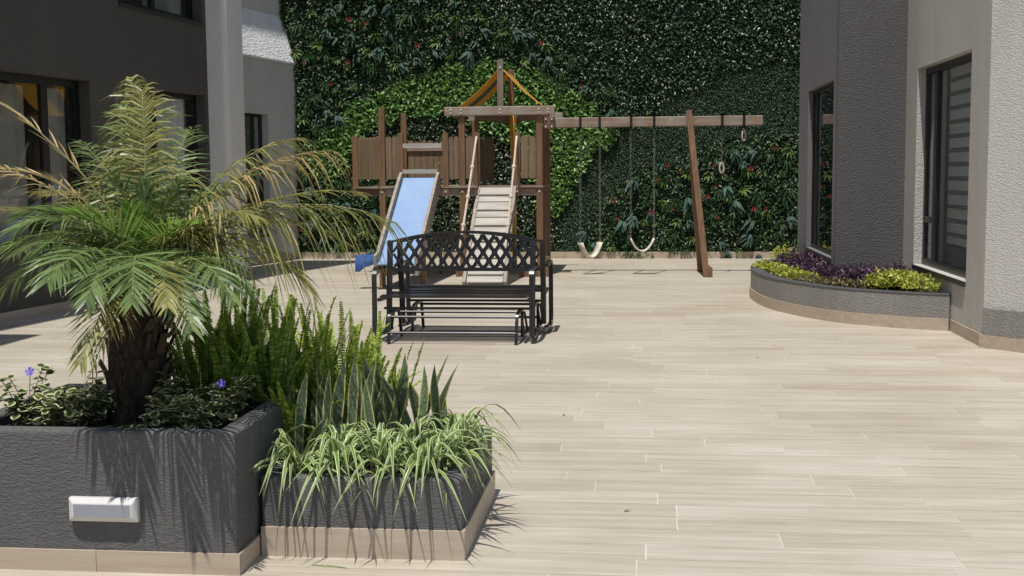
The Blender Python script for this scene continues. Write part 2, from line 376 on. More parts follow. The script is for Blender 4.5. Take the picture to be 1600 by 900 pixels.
# ---- left building
HB = 10.6
lb = thing('apartment_building', 'dark grey apartment building with black framed windows on the left of the courtyard', 'building', (-6.8, 10, 0))
A = (-7.77, 2.5); B = (-6.0, 16.5); LW = math.dist(A, B)
def uy(y): return (y-A[1])/(B[1]-A[1])*LW
h1 = (uy(9.3), uy(13.62), .72, 2.60); h2 = (uy(14.75), uy(16.42), .72, 2.60); h3 = (uy(14.3), uy(16.4), 3.58, 5.1)
mb = MB(); a_, d_, n_ = wall(mb, A, B, .10, HB, .3, [h1, h2, h3]); mb.build('wall', M['facade_dark'], lb)
window(lb, a_, d_, n_, h1[0], h1[1], h1[2], h1[3], .14, [(uy(12.95), .12)], fw=.085)
window(lb, a_, d_, n_, h2[0], h2[1], h2[2], h2[3], .14, [(uy(15.3), .08)], fw=.07)
window(lb, a_, d_, n_, h3[0], h3[1], h3[2], h3[3], .14, [(uy(15.35), .10)], fw=.07)
mb = MB(); local_box(mb, a_, d_, n_, 0, LW, -.015, .28, 0, .1); mb.build('skirting', M['skirt2'], lb)
# rooms behind the windows
for hh, dep in ((h1, 2.6), (h2, .9), (h3, 2.0)):
    mb = MB(); u0, u1, z0, z1 = hh; u0 -= .3; u1 += .3; z0 -= .4; z1 += .15
    local_box(mb, a_, d_, n_, u0, u1, dep, dep+.05, z0, z1)
    local_box(mb, a_, d_, n_, u0-.05, u0, .31, dep+.05, z0, z1); local_box(mb, a_, d_, n_, u1, u1+.05, .31, dep+.05, z0, z1)
    local_box(mb, a_, d_, n_, u0, u1, .31, dep, z0-.05, z0); local_box(mb, a_, d_, n_, u0, u1, .31, dep, z1, z1+.05)
    mb.build('room', M['room'], lb)
def curtain(label, u0, u1, z0, z1, k, name='curtain'):
    mb = MB(); nn = int((u1-u0)/.025); vs = []; 
    for i in range(nn+1):
        u = u0+(u1-u0)*i/nn; p = a_+d_*u-n_*(k+.022*math.sin(i*.9)+.008*math.sin(i*.37+1)); vs += [(p.x,p.y,z0), (p.x,p.y,z1)]
    mb.add(vs, [(2*i, 2*i+2, 2*i+3, 2*i+1) for i in range(nn)])
    o = mb.build(name, M['drape' if 'grey' in label else 'curtain'], None, True); tag(o, label, 'curtain'); return o
curtain('grey drape behind the large left window beside its right jamb', uy(13.1), uy(13.55), .75, 2.5, .30)
curtain('grey drawn curtain behind the wide pane of the large left window', uy(9.4), uy(12.85), .75, 2.5, .34)
curtain('pale sheer curtain behind the left building window beside the column', uy(14.9), uy(16.3), .75, 2.55, .27)
# column with rounded front corner
mb = MB(); poly = [(-6.9, 16.5), (-5.80, 16.5)]
for k in range(1, 6):
    t = k/6*math.pi/2; poly.append((-5.80+.085*math.sin(t), 16.585-.085*math.cos(t)))
poly += [(-5.715, 16.585), (-5.66, 17.02), (-6.9, 17.02)]
mb.prism(poly, .13, HB).build('column', M['stucco_column'], lb)
mb = MB(); mb.prism([(-6.9, 16.485), (-5.79, 16.485), (-5.70, 16.57), (-5.645, 17.035), (-6.9, 17.035)], 0, .13).build('skirting', M['skirt'], lb)
# recessed wall beside the green wall
A2 = (-6.95, 17.0); B2 = (-6.125, 21.28); L2 = math.dist(A2, B2)
def uy2(y): return (y-A2[1])/(B2[1]-A2[1])*L2
hw = (uy2(19.0), uy2(20.25), .50, 2.52)
mb = MB(); a2, d2, n2 = wall(mb, A2, B2, .12, 3.42, .25, [hw]); mb.build('wall', M['facade_grey'], lb)
window(lb, a2, d2, n2, *hw, .12, [(uy2(19.95), .05)], fw=.05)
mb = MB(); local_box(mb, a2, d2, n2, uy2(18.6), uy2(20.7), .9, .95, .3, 2.8); mb.build('room', M['room'], lb)
mb = MB(); local_box(mb, a2, d2, n2, 0, L2, -.012, .2, 0, .12); mb.build('skirting', M['skirt2'], lb)
mb = MB()                                            # sunlit patch above the ledge: rough plaster sloped and whitened to look lit
pa, pb = a2, a2+d2*L2
def q(p, k, z): r_ = p-n2*k; return (r_.x, r_.y, z)
mb.add([q(pa,-.025,3.46), q(pb,-.025,3.46), q(pb,.24,4.27), q(pa,.24,4.27), q(pa,.25,3.425), q(pb,.25,3.425), q(pa,-.02,3.425), q(pb,-.02,3.425)],
       [(0,1,2,3), (6,7,1,0), (6,4,5,7)]); mb.build('sun_patch_band', M['stucco_sun_patch'], lb)
mb = MB(); local_box(mb, a2, d2, n2, 0, L2+.4, .238, .5, 4.27, HB); mb.build('upper_wall', M['facade_grey'], lb)
# projecting bay nearer the viewer, beyond the left edge of the picture
mb = MB(); mb.box((-9, 3.2, 0), (-6.25, 8.65, 6.6)); mb.build('bay', M['facade_dark'], lb)
mb = MB(); mb.box((-12, 2.45, HB-.05), (-7.6, 17, HB)); mb.build('roof', M['stucco_grey'], lb)

# ---- right building
rb = thing('apartment_building', 'grey stucco apartment building with angled walls on the right of the courtyard', 'building', (3.5, 13, 0))
# far bay wall with a window, facing left
C0 = (2.05, 16.25); C1 = (2.05, 13.43)
hfar = (16.25-15.62, 16.25-13.58, .54, 2.48)
mb = MB(); a3, d3, n3 = wall(mb, C0, C1, .0, HB, .12, [hfar], flip=False)
if n3.x > 0: mb = MB(); a3, d3, n3 = wall(mb, C0, C1, .0, HB, .12, [hfar], flip=True)
mb.build('wall', M['stucco_mauve'], rb)
window(rb, a3, d3, n3, *hfar, .055, [(.63+.30, .06)], fw=.045)
mb = MB(); local_box(mb, a3, d3, n3, .3, 2.85, 1.2, 1.25, .3, 2.7); mb.build('room', M['room'], rb)
mb = MB(); mb.prism([(2.30, 16.25), (7, 16.25), (7, 16.5), (2.05, 16.5), (2.05, 16.25)], 0, HB); mb.build('end_wall', M['stucco_mauve'], rb)
# dark wall facing the viewer
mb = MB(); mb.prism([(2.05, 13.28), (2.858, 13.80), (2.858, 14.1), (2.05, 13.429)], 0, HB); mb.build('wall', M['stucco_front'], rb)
# window wall facing left, then the corner and the angled lit wall
D0 = (2.86, 13.805); D1 = (2.86, 10.56)
hz = (13.805-13.27, 13.805-11.15, .50, 2.55)
mb = MB(); a4, d4, n4 = wall(mb, D0, D1, .11, HB, .3, [hz])
if n4.x > 0: mb = MB(); a4, d4, n4 = wall(mb, D0, D1, .11, HB, .3, [hz], flip=True)
mb.build('wall', M['stucco_beige'], rb)
window(rb, a4, d4, n4, *hz, .085, [(hz[0]+.46, .13)], [(hz[0]+.06, hz[0]+.40, .98)], fw=.07)
mb = MB(); local_box(mb, a4, d4, n4, hz[0]-.3, hz[1]+.2, 1.5, 1.55, .2, 2.9); mb.build('room', M['room'], rb)
E1 = (4.86, 8.32)
mb = MB(); a5, d5, n5 = wall(mb, D1, E1, .11, HB, .3)
if n5.y > 0: mb = MB(); a5, d5, n5 = wall(mb, D1, E1, .11, HB, .3, flip=True)
mb.build('wall', M['stucco_pale'], rb)
mb = MB(); local_box(mb, a5, d5, n5, .01, 3.0, -.03, -.001, .112, .335); mb.build('plinth', M['stucco_grey'], rb)
mb = MB(); local_box(mb, a5, d5, n5, -.005, 3.0, -.045, .2, 0, .11); mb.build('skirting', M['skirt'], rb)
mb = MB(); local_box(mb, a4, d4, n4, 13.805-11.62, 13.805-10.56+.016, -.015, .2, 0, .108); mb.build('skirting', M['skirt2'], rb)
mb = MB(); mb.prism([(2.4, 13.9), (3.2, 10.7), (5.1, 8.4), (9, 8.4), (9, 16.4), (2.4, 16.2)], HB-.06, HB-.01); mb.build('roof', M['stucco_grey'], rb)
# banded blind behind the right window
bl = thing('window_blind', 'grey roller blind with dark horizontal bands behind the right building window', 'blind', (3.05, 12, .8))
z = 2.50; k = 0
while z > .78:
    h = .095 if k % 2 == 0 else .044
    mb = MB(); local_box(mb, a4, d4, n4, hz[0]+.56, hz[1]-.08, .20, .204+.003*(k % 2), max(z-h, .76), z)
    mb.build('light_band' if k % 2 == 0 else 'dark_band', M['blind'] if k % 2 == 0 else M['blind_dark'], bl); z -= h; k += 1
mb = MB(); local_box(mb, a4, d4, n4, hz[0]+.56, hz[1]-.08, .195, .215, .735, .757); mb.build('bottom_rail', M['sill'], bl)

# ------------------------------------------------------------------ green wall
GY = 21.3
gw = thing('green_wall', 'tall wall of artificial foliage with light and dark green swooshes at the back', 'green wall', (-2, GY, 0))
X0, X1, ZT = -6.14, 3.4, 6.2
MB().box((X0-1.5, GY, .0), (X1, GY+.2, ZT+1.5)).build('backing', M['wallback'], gw)
xx = X0
while xx < X1:
    MB().box((xx+.002, GY-.09, 0), (min(xx+1.2, X1)-.002, GY-.001, .115)).build('skirting', M['skirt'], gw); xx += 1.2
def pz(px, py): p = at(px, py, GY-.06); return (p.x, p.z)
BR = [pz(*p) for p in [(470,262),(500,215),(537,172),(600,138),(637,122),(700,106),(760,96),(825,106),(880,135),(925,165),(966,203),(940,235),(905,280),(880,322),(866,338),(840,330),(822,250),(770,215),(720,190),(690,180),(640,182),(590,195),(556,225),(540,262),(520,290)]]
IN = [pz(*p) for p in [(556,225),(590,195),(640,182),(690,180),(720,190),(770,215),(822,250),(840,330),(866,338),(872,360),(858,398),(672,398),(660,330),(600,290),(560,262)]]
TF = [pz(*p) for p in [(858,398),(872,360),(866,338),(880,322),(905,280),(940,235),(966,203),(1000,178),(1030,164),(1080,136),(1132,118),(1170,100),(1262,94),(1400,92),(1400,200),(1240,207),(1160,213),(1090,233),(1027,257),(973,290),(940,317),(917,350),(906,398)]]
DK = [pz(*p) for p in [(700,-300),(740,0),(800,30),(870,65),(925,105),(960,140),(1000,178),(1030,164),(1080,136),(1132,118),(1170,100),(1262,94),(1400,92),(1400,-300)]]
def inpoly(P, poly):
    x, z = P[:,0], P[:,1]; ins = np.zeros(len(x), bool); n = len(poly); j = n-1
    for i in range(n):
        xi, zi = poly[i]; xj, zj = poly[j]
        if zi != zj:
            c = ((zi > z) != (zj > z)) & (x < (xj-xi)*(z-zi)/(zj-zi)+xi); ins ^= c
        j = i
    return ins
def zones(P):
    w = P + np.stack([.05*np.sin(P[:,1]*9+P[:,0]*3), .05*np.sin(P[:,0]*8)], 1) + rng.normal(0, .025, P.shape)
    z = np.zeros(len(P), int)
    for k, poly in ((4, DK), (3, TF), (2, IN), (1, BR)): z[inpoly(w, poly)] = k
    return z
def leaf_mesh(name, pos, dirs, nrm, L, W, mat, parent, kind='stuff', fold=.25):
    """folded pointed leaves, 2 quads each"""
    dirs = dirs/np.linalg.norm(dirs, axis=1, keepdims=True); s = np.cross(dirs, nrm); s /= np.linalg.norm(s, axis=1, keepdims=True)+1e-9
    nn = np.cross(s, dirs); L = L[:,None]; W = W[:,None]
    tip = pos+dirs*L-nn*L*.12
    mid = pos+dirs*L*.45
    a = mid+s*W*.5+nn*W*fold; b = mid-s*W*.5+nn*W*fold
    n = len(pos); v = np.empty((n, 5, 3)); v[:,0] = pos; v[:,1] = a; v[:,2] = tip; v[:,3] = b; v[:,4] = mid
    base_ = (np.arange(n)*5)[:,None, None]
    f = (base_ + np.array([[0,4,2,1],[0,3,2,4]])[None]).reshape(-1,4)
    me = bpy.data.meshes.new(name); off = np.array(parent.location) if parent else np.zeros(3)
    me.vertices.add(n*5); me.vertices.foreach_set('co', (v.reshape(-1,3)-off).ravel())
    me.loops.add(len(f)*4); me.loops.foreach_set('vertex_index', f.ravel().astype(np.int32)); me.polygons.add(len(f))
    me.polygons.foreach_set('loop_start', np.arange(0, len(f)*4, 4, dtype=np.int32)); me.update(calc_edges=True); me.validate()
    me.materials.append(mat); o = bpy.data.objects.new(name, me); col.objects.link(o); o.parent = parent
    if kind: o['kind'] = kind
    return o
def wall_zone(name, zid, dens, L, W, mat, depth, up=-.2, spread=1.0, out=.5):
    n = int(dens*(X1-X0)*(ZT-.1)); P = np.stack([rng.uniform(X0-.25, X1, n), rng.uniform(.10, ZT, n)], 1)
    P = P[zones(P) == zid]; n = len(P)
    pos = np.stack([P[:,0], GY-.01-rng.uniform(0, depth, n), P[:,1]], 1)
    d = np.stack([rng.normal(0, spread, n), -out-rng.uniform(0, .6, n), rng.normal(up, spread*.8, n)], 1)
    nr = np.stack([rng.normal(0, .55, n), -np.ones(n)*.9, rng.normal(.55, .5, n)], 1)
    leaf_mesh(name, pos, d, nr, L*rng.uniform(.65, 1.3, n), W*rng.uniform(.7, 1.25, n), mat, gw)
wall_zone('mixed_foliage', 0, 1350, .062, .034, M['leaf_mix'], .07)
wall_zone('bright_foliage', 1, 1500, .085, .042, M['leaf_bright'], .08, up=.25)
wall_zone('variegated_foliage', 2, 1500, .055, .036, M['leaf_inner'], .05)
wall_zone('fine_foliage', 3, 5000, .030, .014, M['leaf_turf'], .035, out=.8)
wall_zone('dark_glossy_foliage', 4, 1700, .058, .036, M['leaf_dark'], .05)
def tuft(kind, seed):
    rd = random.Random(seed); mb = MB()
    if kind == 'lime': n, L, W, sp = 15, .15, .032, 1.0
    elif kind == 'blue': n, L, W, sp = 8, .19, .060, .55
    else: n, L, W, sp = 17, .19, .013, 1.1
    for i in range(n):
        a = 2*math.pi*i/n+rd.uniform(-.3,.3); e = rd.uniform(.15, .9) if kind != 'blue' else rd.uniform(.3, .8)
        d = V(math.cos(a)*sp, -e-.25, math.sin(a)*.75*sp+(.15 if kind == 'lime' else -.25 if kind == 'blue' else .1)).normalized()
        l_ = L*rd.uniform(.7, 1.15); s = d.cross(V(rd.uniform(-.3,.3),-.5,.9)).normalized(); pts = []
        for t, w in ((0,.25),(.3,.9),(.6,1.),(1,.03)):
            p = d*(l_*t)+V(0,0,-1)*(l_*t*t*(.75 if kind == 'blue' else .5)); pts.append((p-s*W*w/2, p+s*W*w/2, p))
        vs = []
        for (p_, q_, c_) in pts: vs += [p_, c_+V(0,-.004,.004), q_]
        fs = []
        for j in range(3): fs += [(3*j,3*j+1,3*j+4,3*j+3), (3*j+1,3*j+2,3*j+5,3*j+4)]
        mb.add(vs, fs)
    return mb
tmesh = {}
for kind, mt in (('lime','tuft_lime'), ('blue','tuft_blue'), ('fern','tuft_fern')):
    for s in range(3):
        o = tuft(kind, s+len(kind)*7).build(kind, M[mt]); tmesh[kind, s] = o.data; bpy.data.objects.remove(o)
mb = MB()
for i in range(5):
    a = i*1.257; d = V(math.cos(a), -.5, math.sin(a)); s = d.cross(V(0,-1,.2)).normalized()
    mb.add([V(0,0,0), d*.026+s*.018, d*.045+V(0,0,-.008), d*.026-s*.018], [(0,1,2,3)])
mb.box((-.006,-.035,-.006), (.006,0,.006)); o = mb.build('flower', M['red']); flower_me = o.data; bpy.data.objects.remove(o)
NAMES = {'lime': 'lime_tuft', 'blue': 'broad_leaf_tuft', 'fern': 'fern_tuft'}
cnt = {'lime': 0, 'blue': 0, 'fern': 0}
rd = random.Random(5); row = 0; zz = .14
spots = []
while zz < 5.6:
    xg = X0+.12+(row % 2)*.14
    while xg < 2.8:
        spots.append((xg+rd.uniform(-.13,.13), zz+rd.uniform(-.10,.10))); xg += .285
    zz += .225; row += 1
zs_ = zones(np.array(spots))
order = ['blue', 'lime', 'fern', 'fern', 'blue', 'lime', 'fern']
for (px_, pz_), zn in zip(spots, zs_):
    if zn != 0 or rd.random() < .16 or (px_ < -5.2 and False): continue
    kd = rd.choice(order); s = rd.uniform(.62, 1.22)
    Mx = Matrix.Translation((px_-gw.location.x, GY-.07-gw.location.y, pz_)) @ Matrix.Rotation(rd.uniform(-.7,.7), 4, 'Y') @ Matrix.Rotation(rd.uniform(-.5,.5), 4, 'Z') @ Matrix.Rotation(rd.uniform(-.35,.35), 4, 'X') @ Matrix.Scale(s, 4)
    if cnt[kd] < 290: inst(NAMES[kd], tmesh[kd, rd.randrange(3)], gw, Mx); cnt[kd] += 1
    if rd.random() < .17:
        inst('flower', flower_me, gw, Matrix.Translation((px_+rd.uniform(-.13,.13)-gw.location.x, GY-.12-gw.location.y, pz_+rd.uniform(-.1,.1))) @ Matrix.Rotation(rd.uniform(0,3), 4, 'Y') @ Matrix.Scale(rd.uniform(.7,1.25), 4))

# ------------------------------------------------------------------ wooden playset
YF, YR = 17.5, 18.9
ps = thing('wooden_playset', 'weathered wooden play tower with slide, ramp, gabled canopy and swing beam', 'playset', (-2.5, YF, 0))
def bolt(p, parent=ps, r_=.014):
    p = Vector(p); MB().tube([p, p+V(0,-.012,0)], r_, 8).build('bolt', M['bolt'], parent)
def round_post(name, x, y0, y1, z0, z1, w, mat, parent):
    mb = MB(); pts = [(x-w/2, z0), (x+w/2, z0)] + [(x+w/2*math.cos(t), z1-w/2+w/2*math.sin(t)) for t in [k*math.pi/8 for k in range(9)]]
    n = len(pts); mb.add([(a,y0,b) for a,b in pts]+[(a,y1,b) for a,b in pts], [tuple(range(n)), tuple(range(n,2*n))[::-1]]+[(i,n+i,n+(i+1)%n,(i+1)%n) for i in range(n)])
    return mb.build(name, mat, parent)
def sq_post(x, y, z0, z1, w=.09, mat='post', name='post'):
    return MB().box((x-w/2, y-w/2, z0), (x+w/2, y+w/2, z1)).build(name, M[mat], ps, bevel=.006)
XA, XB, XC, XL = -3.77, -2.595, -1.475, -4.28
sq_post(XA, YF, 0, 2.45); sq_post(XB, YF, 0, 2.32); sq_post(XC, YF, 0, 2.32)
sq_post(-3.72, YR, 0, 2.43, .085); sq_post(XB, YR, 0, 2.30); sq_post(XC, YR, 0, 2.30); sq_post(XL, 17.97, 1.17, 2.07, .085)
sq_post(XC+.02, YF+.48, 0, 2.15, .08); sq_post(XC+.02, YF+.95, 0, 2.15, .08)
for x in (XA, XL): 
    pass
# deck: joists, front beam, boards
MB().box((XA+.046, YF-.03, 1.18), (XC-.046, YF+.02, 1.275)).build('deck_beam', M['beam'], ps)
MB().box((XA+.046, YR-.02, 1.18), (XC-.046, YR+.03, 1.275)).build('deck_beam', M['beam'], ps)
for x in np.linspace(XA+.25, XC-.25, 5):
    MB().box((x-.02, YF+.021, 1.19), (x+.02, YR-.021, 1.285)).build('joist', M['beam_y'], ps)
nb = 10
for i in range(nb):
    y0 = YF-.07+i*(YR-YF+.14)/nb
    MB().box((XA-.02, y0+.004, 1.288+random.uniform(0,.004)), (XC+.05, y0+(YR-YF+.14)/nb-.004, 1.318)).build('deck_board', M['beam'], ps)
mb = MB(); mb.prism([(XL-.04,17.95),(XA-.05,YF-.04),(XA-.05,YR),(XL+.3,YR)], 1.285, 1.312); mb.build('deck_board', M['beam'], ps)
MB().bar((XL+.03,17.94,1.225), (XA-.04,YF+.03,1.225), .04, .10).build('deck_beam', M['beam_y'], ps)
MB().bar((XL,17.97,1.225), (-3.9,YR,1.225), .04, .10).build('deck_beam', M['beam_y'], ps)
for x in (XA, XB, XC): bolt((x, YF-.046, 1.235))
# pickets
def pickets(p, q, n, z0, z1, gap=.008, th=.02, parent=ps, mat='picket'):
    p = V(*p); q = V(*q); d = (q-p)/n; dn = d.normalized(); nr = V(-dn.y, dn.x)
    for i in range(n):
        a = p+d*i+dn*gap/2; b = p+d*(i+1)-dn*gap/2; w = (b-a).length; zt = z1+random.uniform(-.012,.012)
        prof = [(0,z0),(w,z0),(w,zt-.03),(w*.8,zt-.008),(w*.5,zt),(w*.2,zt-.008),(0,zt-.03)]; m = len(prof); mb = MB()
        for k in (-th/2, th/2): mb.v += [((a+dn*u+nr*k).x, (a+dn*u+nr*k).y, z) for u, z in prof]
        mb.f += [tuple(range(m)), tuple(range(m,2*m))[::-1]]+[(i_,m+i_,m+(i_+1)%m,(i_+1)%m) for i_ in range(m)]
        mb.build('picket', M[mat], parent)
ZP0, ZP1 = 1.42, 2.035
pickets((XL+.05,17.93), (XA-.05,YF+.03), 6, ZP0, ZP1+.01)
pickets((XA+.05,YF), (-3.535,YF), 2, ZP0, ZP1); pickets((-2.79,YF), (XB-.05,YF), 2, ZP0, ZP1); pickets((XB+.05,YF), (-2.415,YF), 1, ZP0, ZP1)
pickets((-1.75,YF), (XC-.05,YF), 2, ZP0, ZP1)
pickets((-3.66,YR), (-2.66,YR), 10, ZP0, ZP1-.03); pickets((XB+.05,YR), (-2.30,YR), 2, ZP0-.05, ZP1)
pickets((XC+.01,YF+.06), (XC+.01,YR-.06), 12, ZP0, ZP1, .004)
pickets((XL,18.03), (-3.76,YR-.05), 8, ZP0, ZP1)
for x in (-3.495, -2.835, -2.375, -1.795):
    o = round_post('rail_post', x, YF-.06, YF+.0, 1.17, 2.09, .085, M['post'], ps); bolt((x, YF-.062, 1.235))
MB().box((-3.45, YF-.10, 1.865), (-2.88, YF-.062, 1.93)).build('slide_bar', M['greywood'], ps, bevel=.004)
for (a, b) in ((XA+.05,-3.54), (-2.79,XB-.05), (-1.75,XC-.05)):
    MB().box((a, YF+.012, 1.50), (b, YF+.04, 1.57)).build('fence_rail', M['beam'], ps)
MB().box((-3.67, YR-.04, 1.85), (-2.65, YR-.012, 1.92)).build('fence_rail', M['beam'], ps)
# gabled canopy
o = MB().box((-2.84, YF-.085, 2.318), (-1.25, YF-.046, 2.447)).build('gable_beam', M['beam'], ps, bevel=.012)
for x in (-2.745, XB, -2.03, XC, -1.345):
    bolt((x, YF-.086, 2.405)); bolt((x, YF-.086, 2.36))
MB().box((-2.71, YR+.046, 2.30), (-1.235, YR+.085, 2.42)).build('gable_beam', M['beam'], ps, bevel=.012)
round_post('king_post', -2.03, YF-.045, YF+.0, 2.35, 3.12, .085, M['kingpost'], ps); bolt((-2.03, YF-.046, 3.0))
round_post('king_post', -2.03, YR, YR+.045, 2.2, 3.10, .085, M['post'], ps)
MB().prism([(-2.17,0),(-1.87,0),(-1.93,.0)], 0, .01)
mb = MB(); mb.add([(-2.17,YR-.02,2.26),(-1.85,YR-.02,2.26),(-1.95,YR-.02,2.345),(-2.07,YR-.02,2.345),(-2.17,YR+.02,2.26),(-1.85,YR+.02,2.26),(-1.95,YR+.02,2.345),(-2.07,YR+.02,2.345)],
    [(0,1,2,3),(7,6,5,4),(0,4,5,1),(1,5,6,2),(2,6,7,3),(3,7,4,0)]); mb.build('gusset', M['post'], ps)
cp_ = None
for side, xe in ((-1, -2.60), (1, -1.46)):
    for k, (ya, yb, mt) in enumerate(((YF-.02, YF+.50, 'yellow'), (YF+.50, YR-.50, 'tarp_grey'), (YR-.50, YR+.02, 'yellow'))):
        mb = MB(); n = 8; vs = []
        for i in range(n+1):
            t = i/n; x = -2.03+(xe+2.03)*t+side*.02; z = 2.985+(2.455-2.985)*t-.035*math.sin(math.pi*t)
            vs += [(x,ya,z),(x,yb,z),(x,yb,z+.006),(x,ya,z+.006)]
        fs = []
        for i in range(n): fs += [(4*i+a,4*i+(a+1)%4,4*i+4+(a+1)%4,4*i+4+a) for a in range(4)]
        mb.add(vs, fs).build('canopy_panel', M[mt], ps)
# yellow pole at the rear opening
MB().tube([(-2.02,YR-.05,2.40), (-2.0,YR-.05,1.8), (-1.985,YR-.05,0.0)], .035, 10).build('yellow_pole', M['yellow'], ps, True)
# feet
MB().box((-1.77, YF-.075, .0), (XC-.046, YF-.03, .13)).build('base_beam', M['post'], ps)
MB().box((XC+.047, YF-.05, 0), (XC+.14, YF+.10, .29)).build('base_block', M['post'], ps, bevel=.005)
MB().box((-2.70, YF-.06, 0), (-2.60-.043, YF+.0, .10)).build('base_block', M['post'], ps)
for x in (XA, XB): MB().box((x-.055, YF-.06, 0), (x+.055, YF+.06, .012)).build('foot_plate', M['steel'], ps)
MB().box((-3.02, YF+.35, .60), (-2.66, YF+.62, .635)).build('counter', M['beam'], ps)
MB().box((-3.02, YF+.35, .44), (-2.66, YF+.385, .598)).build('counter_board', M['beam_y'], ps)
for x in (-3.0, -2.68):
    MB().box((x-.02, YF+.39, 0), (x+.02, YF+.43, .598)).build('counter_leg', M['post'], ps)
# slide: side rails and blue bed
sl = bpy.data.objects.new('slide', None)
S0 = V(-3.203, YF-.07, 1.44); S1 = V(-3.175, 15.62, .37); n = 14
prof = []
for i in range(n+1):
    t = i/n; p = S0.lerp(S1, t); z = p.z
    if t > .86: z = max(z, .33+.0*(t)); 
    prof.append(V(p.x, p.y, z))
prof += [V(-3.172, 15.40, .335)]
bed = MB().flatbar(prof, .50, .015, (1,0,0)).build('slide', M['slide'], ps)
for s in (-1, 1):
    mb = MB(); vs = []; fs = []; xs = s*.27
    for i, p in enumerate(prof):
        t = i/(len(prof)-1); d = (prof[min(i+1,len(prof)-1)]-prof[max(i-1,0)]).normalized(); nn = V(0, d.z, -d.y); nn = nn if nn.z > 0 else -nn
        hi = .115 if t > .02 else .09; lo = .15
        a = p+nn*hi; b = p-nn*lo
        for q_ in (a, b):
            vs += [(p.x+xs-.02, q_.y, q_.z), (p.x+xs+.02, q_.y, q_.z)]
    m = len(prof)
    for i in range(m-1): fs += [(4*i,4*i+1,4*i+5,4*i+4), (4*i+1,4*i+3,4*i+7,4*i+5), (4*i+3,4*i+2,4*i+6,4*i+7), (4*i+2,4*i,4*i+4,4*i+6)]
    fs += [(0,2,3,1), (4*m-4,4*m-3,4*m-1,4*m-2)]
    mb.add(vs, fs).build('side_rail', M['railwood'], bed)
MB().box((-3.455, YF-.11, 1.50), (-2.945, YF-.075, 1.56)).build('top_bar', M['greywood'], bed)
for x in (-3.45, -2.90): MB().box((x-.035, 15.86, 0), (x+.035, 15.93, .50)).build('leg', M['post'], bed)
# climbing ramp with cleats and ropes
R0 = V(-2.095, YF-.05, 1.27); R1 = V(-2.095, 16.0, .02)
rmp = MB().bar(R0+V(-.255,0,0), R1+V(-.275,0,0), .045, .11).build('ramp', M['railwood'], ps)
MB().bar(R0+V(.265,0,0), R1+V(.275,0,0), .045, .11).build('side_rail', M['railwood'], rmp)
nbp = 12; rd_ = (R1-R0)
for i in range(nbp):
    a = R0+rd_*((i+.06)/nbp)+V(0,.0,.02); b = R0+rd_*((i+.94)/nbp)+V(0,0,.02)
    MB().bar(a, b, .485, .022).build('ramp_board', M['greywood'], rmp)
for i in range(1, nbp, 2):
    a = R0+rd_*((i+.02)/nbp)+V(0,-.012,.042); b = R0+rd_*((i+.22)/nbp)+V(0,-.012,.042)
    MB().bar(a, b, .47, .03).build('cleat', M['greywood'], rmp)
for xt, xb in ((-2.375, -2.49), (-1.795, -1.86)):
    pa = V(xt, YF-.085, 2.02); pb = V(xb, 16.35, .42); pts = [pa.lerp(pb, k/12)+V(0,0,-.05*math.sin(math.pi*k/12)) for k in range(13)]
    ro = MB().tube(pts, .016, 8).build('rope', M['rope'], rmp, True)
    for k in (3, 6, 9):
        p = pts[k]; dd = (pts[k+1]-pts[k]).normalized(); MB().tube([p-dd*.035, p-dd*.018, p+dd*.018, p+dd*.035], [.012,.031,.031,.012], 8).build('knot', M['rope'], ro, True)
# swing beam, bracket and A legs
YS = 17.9
MB().box((-1.385, YS-.05, 2.15), (1.712, YS+.05, 2.292)).build('swing_beam', M['beam'], ps, bevel=.012)
MB().box((-1.42, YS-.30, 2.125), (-1.275, YS-.051, 2.30)).build('bracket', M['beam_y'], ps, bevel=.006)
for z in (2.16, 2.265):
    for x in (-1.39, -1.305): bolt((x, YS-.301, z))
MB().bar((.655, YS-.075, 2.37), (.905, 17.44, .0), .085, .075, (0,1,0)).build('swing_leg', M['post'], ps)
MB().bar((.665, YS+.075, 2.30), (.86, 18.36, .0), .085, .075, (0,1,0)).build('swing_leg', M['post'], ps)
MB().bar((.95, 17.38, .07), (.91, 18.42, .07), .07, .13).build('leg_foot', M['beam_y'], ps)
def hanger(x):
    mb = MB(); mb.box((x-.018, YS-.062, 2.135), (x+.018, YS-.0505, 2.315)); mb.box((x-.018, YS+.0505, 2.135), (x+.018, YS+.062, 2.315)); mb.box((x-.018, YS-.062, 2.3), (x+.018, YS+.062, 2.317)); mb.box((x-.018, YS-.062, 2.133), (x+.018, YS+.062, 2.148))
    mb.build('hanger_strap', M['frame'], ps)
for x in (-.907, -.627, -.172, .16, 1.132, 1.441): hanger(x)
def chain(p, q, parent, pitch=.042):
    p = Vector(p); q = Vector(q); L = (q-p).length; n = int(L/pitch); mb = MB(); d = (q-p)/L; a = d.cross(V(0,1,0.05)).normalized(); b = d.cross(a)
    for i in range(n):
        c = p+d*(i+.5)*L/n; w = a if i % 2 else b
        pts = [c+d*(math.cos(t)*pitch*.62)+w*(math.sin(t)*.0135) for t in [k*math.pi/4 for k in range(9)]]
        mb.tube(pts, .0046, 4, False)
    return mb.build('chain', M['steel'], parent)
